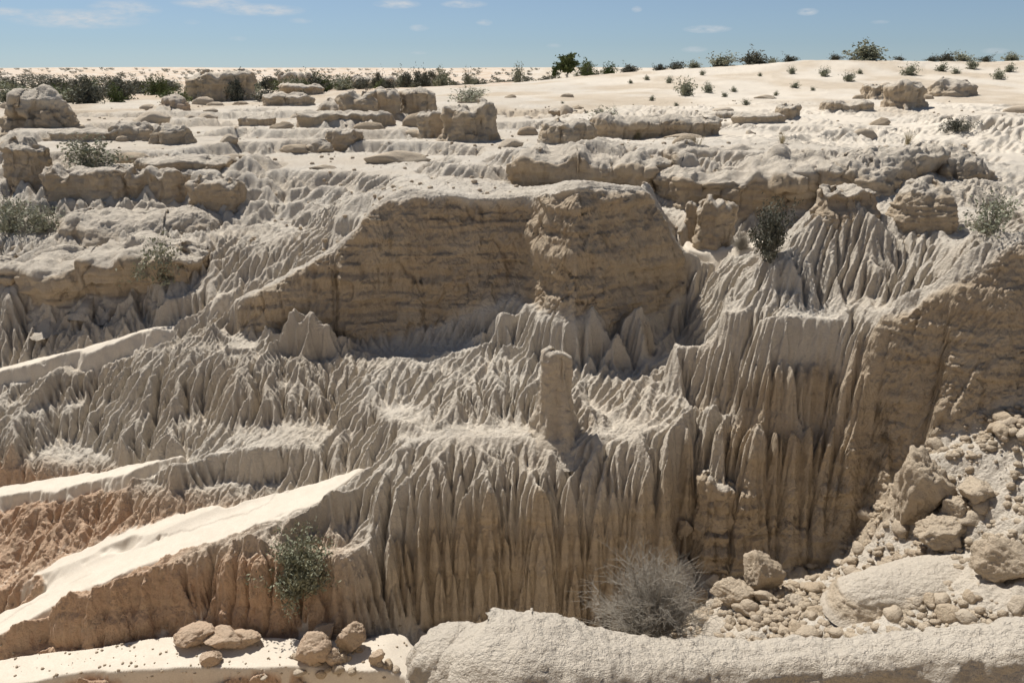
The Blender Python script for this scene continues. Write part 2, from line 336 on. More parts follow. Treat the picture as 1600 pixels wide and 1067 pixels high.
# sand bodies
sandz = np.full(z.shape, -99, f32)
def sand(pts, Rw, cross=.0, lift=0.03, up=0):
    global sandz
    d, zz = seg_field(F.X, F.Y, [pm(*a) for a in pts])
    u_ = pm(*pts[up]); d = d + .30 * fbm2(F.X * 1.5, F.Y * 1.5, 5, 64, .6); Rw = Rw * (.2 + .8 * sstep(0, 1.8, np.hypot(F.X - u_[0], F.Y - u_[1])))
    s = zz + lift - cross * d * d - np.where(d > Rw, 2.2 * (d - Rw), 0)
    sandz = np.maximum(sandz, s)
sand(LN['wash'] + [(-260, 1060, 11.0)], .50, -.02, .02)
sand([(-200,1090,10.4)] + LN['floor'][0:6] + [(650,1060,10.3)], 1.1, -.02, .03)
sand([(480,733,13.8),(400,765,13.5),(330,795,13.3),(200,845,12.85),(100,890,12.45),(0,945,12.0)], .34, -.02, .02)
sand(LN['cterr'], .30, 0, .04, -1)
sand(LN['lwash'], .12, 0, .03, -1)
sand([(1040,362,18.2),(1130,392,17.0),(1180,385,17.0),(1235,372,16.9)], .3, 0, .04)
sand([(300,795,13.65),(270,770,13.75),(250,745,14.1)], .1, 0, .03)
slopeS = blur(slope, 5)
sandz += .02 * fbm2(F.X * 1.3, F.Y * 1.3, 3, 31)
sandz = np.minimum(sandz, macroF + .05 - .45 * sstep(.42, .75, slopeS + .12 * fbm2(F.X * 2.5, F.Y * 2.5, 3, 32)))
# erodibility
mcone = soft(inpoly(F.X, F.Y, plan(LN['crest'][:7]) + plan(LN['fan'])), 5)
er = np.ones(z.shape, f32)
er *= 1 - .9 * mwall; er *= 1 - .93 * mrw; er *= 1 - .97 * mtal; er *= 1 - .8 * mrl
er *= 1 - .55 * redz
er *= 1 - .75 * sstep(17.2, 18.2, F.Y + .12 * F.X * (F.X > 4)) * sstep(.45, .9, slope)
er *= sstep(.0, .16, slope) * .85 + .15
er *= sstep(5.5, 8.5, F.Y)
er *= 1 + 2.2 * sstep(16.6, 17.4, F.Y) * sstep(.6, .3, slope) * (1 - mwall)
hard = fbm2(F.X * .5, F.Y * .5, 3, 5)
sz = soft(sandz > macroF - .10, 5)
sl1 = sstep(.05, .4, slope) * (1 - .8 * mwall) * (1 - .8 * mrw)
wpx = F.X + .35 * fbm2(F.X * .8, F.Y * .8, 2, 15); wpy = F.Y * .8 + .35 * fbm2(F.X * .8 + 5, F.Y * .8, 2, 16)
ridge = (1 - 2 * np.abs(vn2(wpx * 1.15, wpy * .75, 17))) + .9 * (1 - 2 * np.abs(vn2(wpx * .55 + 3, wpy * .4, 19))); ridge2 = 1 - 2 * np.abs(vn2(wpx * 2.4, wpy * 1.4, 18))
z = z + sl1 * sstep(.3, .9, slope) * (1 - sz) * (1 - .2 * redz) * (1 - mtal) * (.22 * ridge + (.07 + .10 * sstep(1.3, 2.2, slope)) * ridge2) * (1 - .6 * mcone)
z = z + ((.05 + .12 * sl1) * fbm2(F.X * .9, F.Y * .9, 3, 8) + .085 * fbm2(F.X * 2.9, F.Y * 2.9, 4, 11, .65) * sl1) * (1 - sz) + .012 * fbm2(F.X * 9, F.Y * 9, 2, 21)
mbut = soft((F.X > 2.3) & (F.Y > 12.0) & (F.Y < 15.2), 12) * (1 - mrw) * (1 - mtal) * (1 - mwall)
ph = 1.6 * fbm2(F.X * .35, F.Y * .35, 3, 55)
for h_, wgt_, sd in ((.82, .92, 56), (.31, .5, 57)):
    am = sstep(-.35, .25, fbm2(F.X * .5, F.Y * .5, 2, sd)) * sstep(.6, 1.1, slope) * (1 - mwall) * (1 - mrw) * (1 - sz) * (1 - redz) * (1 - mtal) * (1 - mcone)
    am = np.maximum(am, .95 * mbut * sstep(.6, 1.0, slope))
    z = z - am * wgt_ * h_ / 6.283 * np.sin(6.283 * z / h_ + ph * (1 if h_ > .5 else 2))
z = z + redz * (1 - sz) * sstep(.2, .8, slope) * (.30 * np.abs(vn2(F.X * 1.5 + 4, F.Y * 1.1, 71)) + .14 * np.abs(vn2(F.X * 3.4, F.Y * 2.6, 72)) - .12)
z0 = z.copy()
flo = np.maximum(sandz, z0 - 1.2)
Aacc = None
for rep in range(6):
    lay = (z * 2.3 + .35 * fbm2(F.X * .25, F.Y * .25, 2, 40))
    strat = .3 + 1.3 * sstep(-.35, .5, vn2(lay * 2.0, F.X * .05, 41))
    z, Aacc = erode(z, F.dx, 22, .0036, er * strat * (.75 + .5 * hard), .004, flo, A=Aacc)
    z += .005 * vn2(F.X * 22 + rep * 7, F.Y * 22, 60 + rep) * er
print('erode F', round(time.time() - T0, 1))
ch = z - z0
def envelope(c, n, sm):
    p = np.pad(c, ((n, n), (0, 0)), mode='edge'); m = p[:c.shape[0]].copy()
    for i in range(1, 2 * n + 1): np.maximum(m, p[i:i + c.shape[0]], out=m)
    p = np.pad(m, ((0, 0), (n, n)), mode='edge'); m2 = p[:, :c.shape[1]].copy()
    for i in range(1, 2 * n + 1): np.maximum(m2, p[:, i:i + c.shape[1]], out=m2)
    return blur(m2, sm)
hp = np.clip(ch - envelope(ch, 7, 4), -.55, .0) * (.72 + .28 * sstep(.9, 2.0, slope)) * (1 - .4 * mcone)
z = z0 + hp * 1.25
# finer rills on the ribs themselves
z1 = z + .045 * fbm2(F.X * 6.0, F.Y * 6.0, 4, 23, .7) * sl1
zz, A2 = erode(z1, F.dx, 36, .0042, er * (1 - .65 * sstep(1.5, 2.4, slope)), .0, np.maximum(sandz, z1 - .3), acc=2)
ch = zz - z1; ch = ch - .7 * envelope(ch, 4, 3)
z = z1 + np.clip(ch, -.3, .02) * 1.2
sandF = sstep(-.012, .012, sandz + .012 * vn2(F.X * 9, F.Y * 9, 77) - z)
flowF = sstep(4.1 - .5 * (F.Y > 16.6), 5.0, np.log(Aacc + 1e-6)) * sstep(1.0, .6, slope) * sstep(9.5, 11, F.Y) * (1 - mtal)
wx_ = .07 * fbm2(F.X * 1.7, F.Y * 1.7, 3, 80) + .03 * vn2(F.X * 6, F.Y * 6, 82); wy_ = .05 * fbm2(F.X * 1.7, F.Y * 1.7, 3, 85)
z = F.at(z, F.X + wx_ * sl1, F.Y + wy_ * sl1)
zF = np.maximum(z, sandz)

# ------------------------------------------------------------------ mid grid (the plateau behind)
M = Grid(-30, 32, 17, 52, .075)
zm = cM.at(cMz, M.X, M.Y)
ins = sstep(-15, -12.5, M.X) * sstep(15, 12.5, M.X) * sstep(26, 23.5, M.Y)
zm = zm * (1 - ins) + cF.at(cFz, M.X, M.Y) * ins
zm = blur(zm, 3)
zb = zm + .62 * fbm2(M.X * .15, M.Y * .15, 4, 90) * sstep(19, 24, M.Y) * sstep(52, 42, M.Y) + .06 * fbm2(M.X * .7, M.Y * .7, 3, 91)
# low scarps: the left and middle of the plateau is stepped, the right is smooth sand
stepw = .3 + .7 * sstep(.25, -.2, (M.X - 2 - .10 * (M.Y - 20)) / (.3 * M.Y) + .35 * fbm2(M.X * .09, M.Y * .09, 2, 95)) * sstep(52, 44, M.Y)
h = .30
q = zb / h + .35 * fbm2(M.X * .35, M.Y * .35, 3, 96); fq = q - np.floor(q)
zs = zb + h * (sstep(.485, .515, fq) - fq) * stepw
mk = (.35 + .65 * stepw) * sstep(.0, .1, np.abs(np.gradient(zs, M.dx)[0])) 
zs = zs + .065 * fbm2(M.X * 1.9, M.Y * 1.9, 4, 97, .7) * (.3 + .7 * stepw)
zs0 = zs.copy()
zs, AM = erode(zs, M.dx, 70, .022, .45 + .55 * mk, .001, zs - .5)
print('erode M', round(time.time() - T0, 1))
ch = zs - zs0
zM = zs0 + np.clip(ch - envelope(ch, 4, 3), -.3, 0) * 1.6
wF = sstep(0, 1.4, F.X - F.x0) * sstep(0, 1.4, F.x1 - F.X) * sstep(0, 2.5, F.y1 - F.Y)
def macro(x, y):
    zf = cF.at(cFz, x, y); zm_ = cM.at(cMz, x, y)
    w = sstep(-15, -13, x) * sstep(15, 13, x) * sstep(26, 23.5, y) * sstep(1.5, 2.2, y)
    zz = zm_ * (1 - w) + zf * w
    wf = sstep(F.x0, F.x0 + 1, x) * sstep(F.x1, F.x1 - 1, x) * sstep(F.y1, F.y1 - 1, y) * sstep(F.y0, F.y0 + .5, y)
    return zz * (1 - wf) + F.at(macroF, x, y) * wf
def height(x, y):
    x = np.asarray(x, f32); y = np.asarray(y, f32)
    zc = cM.at(cMz, x, y)
    r = np.hypot(x, y)
    far = -2.7 + 1.5 * fbm2(x * .004, y * .004, 3, 120) + 3.6 * sstep(420, 700, r) * (.55 + .5 * fbm2(x * .006, y * .006, 2, 122)) 
    k = sstep(85, 125, np.abs(x)) ; k = np.maximum(k, sstep(105, 145, y)); k = np.maximum(k, sstep(-8, -13, y))
    zc = zc * (1 - k) + far * k + .22 * fbm2(x * .12, y * .12, 4, 121) * sstep(20, 50, r) * sstep(400, 150, r)
    zc = zc + .07 * fbm2(x * .9, y * .9, 3, 124) * sstep(35, 50, r) * sstep(200, 110, r)
    wm = sstep(M.x0, M.x0 + 5, x) * sstep(M.x1, M.x1 - 5, x) * sstep(M.y0, M.y0 + 1.5, y) * sstep(M.y1, M.y1 - 7, y)
    zz = zc * (1 - wm) + M.at(zM, x, y) * wm
    wf = sstep(F.x0, F.x0 + 1.4, x) * sstep(F.x1, F.x1 - 1.4, x) * sstep(F.y1, F.y1 - 1.6, y) * sstep(F.y0, F.y0 + .5, y)
    return zz * (1 - wf) + F.at(zF, x, y) * wf
def hit(px, py, ymin=2.0, ymax=160):
    """where the ray through a photo pixel meets the ground"""
    ys = np.concatenate([np.arange(ymin, 30, .02), np.geomspace(30, ymax, 3000)])
    yc = -(py - CY) / FPX
    xs = (px - CX) / FPX * ys / (cp + yc * sp); zr = -ys * tt(py)
    i = np.argmax(height(xs, ys) >= zr)
    if i == 0: i = len(ys) - 1
    return float(xs[i]), float(ys[i]), float(height(xs[i:i+1], ys[i:i+1])[0])

# ------------------------------------------------------------------ materials
def mat(name):
    m = bpy.data.materials.new(name); m.use_nodes = True; t = m.node_tree; t.nodes.clear()
    o = t.nodes.new('ShaderNodeOutputMaterial'); b = t.nodes.new('ShaderNodeBsdfPrincipled')
    b.inputs['Roughness'].default_value = .95; b.inputs['Specular IOR Level'].default_value = .12
    t.links.new(b.outputs[0], o.inputs[0]); return m, t, b
def N_(t, k, **kw):
    n = t.nodes.new('ShaderNode' + k)
    for a, v in kw.items():
        if a in n.inputs: n.inputs[a].default_value = v
        else: setattr(n, a, v)
    return n
def clay_material():
    m, t, b = mat('clay'); L = t.links.new
    geo = N_(t, 'NewGeometry')
    at = N_(t, 'Attribute', attribute_name='ground')
    sp_ = N_(t, 'SeparateColor'); L(at.outputs['Color'], sp_.inputs[0])      # r sand, g red, b pale crust
    def noise(sc, det=4, rough=.55):
        n = N_(t, 'TexNoise'); n.inputs['Scale'].default_value = sc; n.inputs['Detail'].default_value = det; n.inputs['Roughness'].default_value = rough
        L(geo.outputs['Position'], n.inputs['Vector']); return n
    def mixc(fac, a, c):
        x = N_(t, 'Mix', data_type='RGBA')
        if hasattr(fac, 'is_output'): L(fac, x.inputs[0])
        else: x.inputs[0].default_value = fac
        for i, s in ((6, a), (7, c)):
            if hasattr(s, 'is_output'): L(s, x.inputs[i])
            else: x.inputs[i].default_value = (*s, 1)
        return x.outputs[2]
    def ramp(src, lo, hi, a=0., c=1.):
        r = N_(t, 'MapRange'); L(src, r.inputs[0])
        for i, v in enumerate((lo, hi, a, c)): r.inputs[i + 1].default_value = v
        return r.outputs[0]
    n1 = noise(.55, 5); n2 = noise(5, 6, .65); n3 = noise(38, 3, .7)
    c = mixc(ramp(n1.outputs[0], .35, .65), (.52, .415, .295), (.595, .49, .36))
    c = mixc(ramp(n2.outputs[0], .35, .75, 0, .35), c, (.45, .35, .25))
    # thin strata: noise stretched flat
    mp = N_(t, 'Mapping'); mp.inputs['Scale'].default_value = (.25, .25, 7.0); L(geo.outputs['Position'], mp.inputs[0])
    ns = N_(t, 'TexNoise'); ns.inputs['Scale'].default_value = 1.6; ns.inputs['Detail'].default_value = 5; ns.inputs['Roughness'].default_value = .7; L(mp.outputs[0], ns.inputs['Vector'])
    c = mixc(ramp(ns.outputs[0], .5, .68, 0, .38), c, (.42, .315, .21))
    c = mixc(ramp(ns.outputs[0], .42, .28, 0, .35), c, (.64, .54, .41))
    red = N_(t, 'Math', operation='MULTIPLY'); L(sp_.outputs[1], red.inputs[0]); L(ramp(n2.outputs[0], .3, .6, .6, 1), red.inputs[1])
    c = mixc(red.outputs[0], c, (.61, .42, .285))
    c = mixc(sp_.outputs[2], c, (.675, .62, .535))
    sandc = mixc(ramp(n2.outputs[0], .3, .7), (.62, .545, .445), (.69, .615, .51))
    c = mixc(sp_.outputs[0], c, sandc)
    g = N_(t, 'Mix', data_type='RGBA', blend_type='MULTIPLY'); g.inputs[0].default_value = .35
    L(c, g.inputs[6]); 
    gr = N_(t, 'ValToRGB'); gr.color_ramp.elements[0].position = .3; gr.color_ramp.elements[0].color = (.6, .58, .55, 1); gr.color_ramp.elements[1].position = .7
    L(n3.outputs[0], gr.inputs[0]); L(gr.outputs[0], g.inputs[7])
    L(g.outputs[2], b.inputs['Base Color'])
    # crumbly crust
    v = N_(t, 'TexVoronoi'); v.inputs['Scale'].default_value = 26; L(geo.outputs['Position'], v.inputs['Vector'])
    n4 = noise(70, 3, .7); n5 = noise(14, 4, .7)
    s1 = N_(t, 'Math', operation='MULTIPLY_ADD'); L(v.outputs[0], s1.inputs[0]); s1.inputs[1].default_value = -.5; L(n4.outputs[0], s1.inputs[2])
    s2 = N_(t, 'Math', operation='MULTIPLY_ADD'); L(n5.outputs[0], s2.inputs[0]); s2.inputs[1].default_value = 1.6; L(s1.outputs[0], s2.inputs[2])
    rub = N_(t, 'Math', operation='MULTIPLY_ADD'); L(sp_.outputs[0], rub.inputs[0]); rub.inputs[1].default_value = -.85; rub.inputs[2].default_value = 1.0
    bp = N_(t, 'Bump'); bp.inputs['Distance'].default_value = .032
    sm = N_(t, 'Math', operation='MULTIPLY'); L(rub.outputs[0], sm.inputs[0]); sm.inputs[1].default_value = .85; L(sm.outputs[0], bp.inputs['Strength'])
    L(s2.outputs[0], bp.inputs['Height']); L(bp.outputs[0], b.inputs['Normal'])
    return m
CLAY = clay_material()

def tag(o, label=None, cat=None, group=None, kind=None):
    for k, v in (('label', label), ('category', cat), ('group', group), ('kind', kind)):
        if v: o[k] = v
    return o
def mesh_np(name, V, Fc, attr=None, normals=None, smooth=True, mats=(CLAY,)):
    me = bpy.data.meshes.new(name); k = Fc.shape[1]
    me.vertices.add(len(V)); me.vertices.foreach_set('co', np.ascontiguousarray(V, f32).ravel())
    me.loops.add(Fc.size); me.loops.foreach_set('vertex_index', np.ascontiguousarray(Fc, np.int32).ravel())
    me.polygons.add(len(Fc)); me.polygons.foreach_set('loop_start', np.arange(0, Fc.size, k, dtype=np.int32))
    if smooth: me.polygons.foreach_set('use_smooth', np.ones(len(Fc), bool))
    me.update(calc_edges=True); me.validate()
    if attr is not None:
        a = me.color_attributes.new('ground', 'FLOAT_COLOR', 'POINT')
        a.data.foreach_set('color', np.c_[attr, np.ones(len(V))].astype(f32).ravel())
    if normals is not None: me.normals_split_custom_set_from_vertices(normals)
    for m in mats: me.materials.append(m)
    return me
def link(name, me, parent=None):
    o = bpy.data.objects.new(name, me); col.objects.link(o)
    if parent is not None: o.parent = parent
    return o
def grid_normals(V):
    du = np.gradient(V, axis=1); dv = np.gradient(V, axis=0); n = np.cross(du, dv)
    return n / (np.linalg.norm(n, axis=-1, keepdims=True) + 1e-9)

# ------------------------------------------------------------------ terrain mesh: one sheet to the horizon
th = np.r_[np.linspace(-180, -41, 30)[:-1], np.linspace(-41, 41, 1030), np.linspace(41, 180, 30)[1:]]
thr = np.radians(th).astype(f32)
NR = 1030
rs = np.concatenate([np.arange(.8, 30, .03), np.geomspace(30, 1500, 700)]).astype(f32)
sin_, cos_ = np.sin(thr), np.cos(thr)
XS = rs[None] * sin_[:, None]; YS = rs[None] * cos_[:, None]
zmac = macro(XS, YS)
dz = np.diff(zmac, axis=1); dr = np.diff(rs)[None]
rm = .5 * (rs[1:] + rs[:-1])[None]
# vertex density follows surface length; steep faces get as many rows as level ground
spc = np.interp(rm, [0, 7.5, 9.3, 10.2, 17.5, 20, 22, 30, 60, 1500], [.2, .2, .06, .019, .020, .032, .05, .11, .45, 60.])
wgt = np.sqrt(dz ** 2 + dr ** 2) / spc
wgt = np.cumsum(wgt, 1); wgt = np.concatenate([np.zeros((len(th), 1), f32), wgt], 1)
k = np.ones(41) / 41.
tot = wgt[:, -1:]; wn = wgt / tot
pad = np.concatenate([wn[:20], wn, wn[-20:]]); cs = np.cumsum(np.concatenate([np.zeros((1, wn.shape[1])), pad]), 0); wn = (cs[41:] - cs[:-41]) / 41
Rg = np.empty((len(th), NR), f32); tq = np.linspace(0, 1, NR)
for i in range(len(th)): Rg[i] = np.interp(tq, wn[i], rs)
Xg = Rg * sin_[:, None]; Yg = Rg * cos_[:, None]; Zg = height(Xg, Yg)
V = np.stack([Xg, Yg, Zg], -1)
nrm = grid_normals(V); 
if nrm[:, :, 2].mean() < 0: nrm = -nrm
# ------- crumbling, strata and cracks on the steep faces (pushed along the surface normal)
Vm = np.stack([Xg, Yg, macro(Xg, Yg)], -1); nm = grid_normals(Vm); nm *= np.sign(nm[:, :, 2:3] + 1e-9)
near = sstep(40, 24, Rg) * (np.abs(th)[:, None] < 41.5)
steep = sstep(.62, .30, nm[:, :, 2]) * near
inF = (Xg > F.x0) & (Xg < F.x1) & (Yg > F.y0) & (Yg < F.y1)
def sampF(G, d=0.): return np.where(inF, F.at(G, Xg, Yg), d)
wl = np.maximum(sampF(mwall), np.maximum(sampF(mrw), sampF(mrl))) * steep
def wall_relief(x, y, z):
    wz = z + .16 * fbm3(x * .45, y * .45, z * .3, 2, 200)
    st = sstep(-.25, .25, vn2(wz * 3.1, x * .12, 201)) * .6 + sstep(-.3, .3, vn2(wz * 9, x * .3, 202)) * .3 + vn2(wz * 22, x * .5, 209) * .12 - .5
    lump = fbm3(x * .8, y * .8, z * .9, 5, 203, .55)
    wx = x + .35 * vn3(x * 1.7, y * 1.7, z * 1.7, 205); wy = y + .3 * vn3(x * 1.9, y * 1.9, z * 1.3, 215)
    cr = np.abs(vn3(wx * .9, wy * .9, z * .25, 204)); cr2 = np.abs(vn3(wx * 2.3, wy * 2.3, z * .8 + 9, 216))
    crack = -sstep(.08, .0, cr) * sstep(-.3, .3, vn3(x * .7, y * .7, z * .7, 206)) - .45 * sstep(.10, .0, cr2) * sstep(.0, .5, vn3(x * .9, y * .9, z * .9, 217))
    drip = vn3(x * 6, y * 6, z * .7, 207) * .5 + vn3(x * 14, y * 14, z * 1.6, 208) * .35
    return st, lump, crack, drip
def blocks(x, y, z, f, seed):
    wx = x * f + .35 * vn3(x * f * 1.3, y * f * 1.3, z * f * 1.3, seed + 1); wy = y * f + .3 * vn3(x * f * 1.2, y * f, z * f * 1.2, seed + 2); wz = z * f * 1.5 + .25 * vn3(x * f, y * f, z * f, seed + 3)
    row = np.floor(wz).astype(np.int32); wx = wx + .5 * (row % 2)
    return _hash(np.floor(wx).astype(np.int32), np.floor(wy).astype(np.int32), row, seed)
st, lump, crack, drip = wall_relief(Xg, Yg, Zg)
disp = wl * (.12 * st * (1 - .6 * sampF(mrw)) + .30 * lump * (1 - .6 * sampF(mrw)) + .17 * crack * (1 - sampF(mrw)) + .06 * drip + .05 * blocks(Xg, Yg, Zg, 1.5, 230) + .025 * blocks(Xg, Yg, Zg, 4., 240))
other = steep * (1 - wl)
disp += other * (.06 * lump + .06 * st + .04 * crack + .02 * drip)
gran = np.abs(vn3(Xg * 17, Yg * 17, Zg * 17, 210)) * .9 + np.abs(vn3(Xg * 31, Yg * 31, Zg * 31, 211)) * .6 - .5
sandv = sampF(sandF); redv = sampF(redz)
disp += near * (.026 * gran) * (1 - sandv) * (1 + .8 * np.minimum(1, wl + redv))
talv = sampF(mtal)
disp += redv * near * steep * .16 * fbm3(Xg * 1.7, Yg * 1.7, Zg * 1.7, 3, 218)
disp += talv * near * .10 * fbm3(Xg * 2.2, Yg * 2.2, Zg * 2.2, 3, 214)
V = V + nm * disp[..., None]
nrm = grid_normals(V); nrm *= np.sign((nrm * nm).sum(-1).mean())
# colours that belong to the ground itself: sand, red lower beds, pale salt-crusted plateau
inM = (np.abs(Xg) < 41) & (Yg > 16) & (Yg < 71)
flow = sampF(flowF)
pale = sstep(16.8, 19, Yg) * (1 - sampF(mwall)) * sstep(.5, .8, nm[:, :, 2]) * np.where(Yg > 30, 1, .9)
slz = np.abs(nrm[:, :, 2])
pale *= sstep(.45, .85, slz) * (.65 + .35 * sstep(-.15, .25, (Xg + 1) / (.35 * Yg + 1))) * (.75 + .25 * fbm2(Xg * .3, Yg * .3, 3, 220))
backsand = sstep(24, 28, Yg) * sstep(-.25, .25, (Xg - 1 - .12 * (Yg - 20)) / (.3 * Yg) + .5 * fbm2(Xg * .1, Yg * .1, 3, 221)) * sstep(.7, .9, slz)
farred = sstep(70, 90, Rg) * (Xg < 0) * .55
sandv = np.maximum(sandv, np.maximum(flow * .7, backsand * (.35 + .5 * sstep(-.2, .3, fbm2(Xg * .35, Yg * .35, 3, 223)))))
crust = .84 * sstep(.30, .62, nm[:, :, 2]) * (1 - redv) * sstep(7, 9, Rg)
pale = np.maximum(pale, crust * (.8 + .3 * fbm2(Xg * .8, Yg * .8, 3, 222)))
patch = sstep(-.35, .25, fbm2(Xg * .22, Yg * .16, 4, 225)); pale = pale * (1 - .75 * (1 - patch) * sstep(34, 46, Rg)); sandv = sandv * (1 - .7 * (1 - patch) * sstep(34, 46, Rg))
attr = np.stack([sandv, np.maximum(redv, farred), pale], -1)
idx = np.arange(len(th) * NR).reshape(len(th), NR)
Q = np.stack([idx[:-1, :-1], idx[1:, :-1], idx[1:, 1:], idx[:-1, 1:]], -1).reshape(-1, 4)
cx = Xg[:-1, :-1].ravel(); cy = Yg[:-1, :-1].ravel()
lab = np.zeros(len(Q), np.int8)
SPLIT = [
 ('clay_wall', 'tall shaded clay wall with flat crest and jutting central rib behind the pillar', 'cliff',
   plan([(352,530,16.35),(450,535,16.45),(600,550,16.35),(690,546,16.2),(740,516,16.1),(800,490,15.9),(850,505,15.5),(880,535,15.2),(930,549,15.1),(1005,549,15.3),(1060,508,16.1),(1095,440,16.8),(1100,402,17.4)]) + plan([(1040,345,17.3),(1005,296,17.0),(940,288,16.9),(830,300,17.5),(660,299,17.8),(590,310,17.7),(560,340,17.5),(510,399,17.4),(360,468,17.2)])),
 ('clay_buttress', 'fluted stepped clay buttress rising to a layered knob beside the sheer wall', 'cliff',
   plan([(1090,610,13.4),(1112,560,13.7),(1120,500,14.1),(1160,455,14.6),(1205,412,14.9),(1250,352,15.2),(1330,303,15.4),(1380,330,15.2),(1440,345,14.9),(1520,380,13.7),(1600,366,12.8),(1750,335,12.3),(1760,612,11.1),(1600,650,11.55),(1480,697,11.65),(1425,722,11.75),(1405,805,12.0),(1385,830,12.2),(1300,855,12.3),(1200,884,12.25),(1100,908,12.2),(1065,800,12.65),(1070,750,12.8)])),
 ('fluted_spur', 'fan-shaped fluted clay spur with upright columns below the pillar', 'rock formation',
   plan([(1040,922,12.3),(870,940,12.25),(680,955,12.05),(600,990,11.5),(560,930,11.7),(480,852,12.4),(400,834,12.45),(460,804,12.75),(510,775,12.95),(560,735,13.3),(600,700,13.7),(640,680,13.85),(720,674,13.85),(820,668,13.8),(900,665,13.75),(960,657,13.7),(1050,639,13.65),(1090,612,13.5),(1070,750,12.8),(1065,800,12.65)])),
 ('fluted_slope', 'long fluted clay slope with tooth-like ribs above the upper sand terrace', 'rock formation',
   plan([(-250,735,15.2),(0,722,15.2),(120,717,15.2),(250,702,15.1),(350,684,15.0),(480,682,14.8),(560,668,14.6),(640,666,14.1),(760,645,14.2),(830,622,14.4),(860,545,14.9),(780,533,15.7),(700,545,15.9),(600,553,16.1),(480,535,16.3),(370,534,16.3),(250,553,16.3),(100,576,16.3),(0,598,16.0),(-250,650,15.9)])),
 ('clay_bank', 'low rounded reddish clay bank between the sand wash and the pit floor', 'rock formation',
   plan([(400,832,12.5),(300,866,12.15),(150,920,11.9),(40,970,11.55),(-60,1040,11.0),(100,1022,10.95),(190,1016,10.95),(250,1000,11.05),(350,1005,11.0),(420,1005,10.95),(560,1006,10.9),(605,992,11.5),(560,930,11.7),(480,852,12.4)])),
]
for i, s in enumerate(SPLIT): lab[inpoly(cx, cy, s[3]) & (lab == 0)] = i + 1
sf = attr[:-1, :-1, 0].ravel(); sw = (sampF(sandF)[:-1, :-1].ravel() > .5)
lab[sw] = 9
Vf = V.reshape(-1, 3); Nf = nrm.reshape(-1, 3); Af = attr.reshape(-1, 3)
def submesh(name, code):
    q = Q[lab == code]; u, inv = np.unique(q, return_inverse=True)
    me = mesh_np(name, Vf[u], inv.reshape(q.shape), Af[u], Nf[u])
    return link(name, me)
tag(submesh('terrain', 0), kind='structure', label='pale eroded clay badland plateau and gullies')
tag(submesh('sand_wash', 9), kind='structure', label='smooth pale sand filling the wash and hollows')
for i, s in enumerate(SPLIT): tag(submesh(s[0], i + 1), s[1], s[2])
print('terrain', len(Vf), round(time.time() - T0, 1))

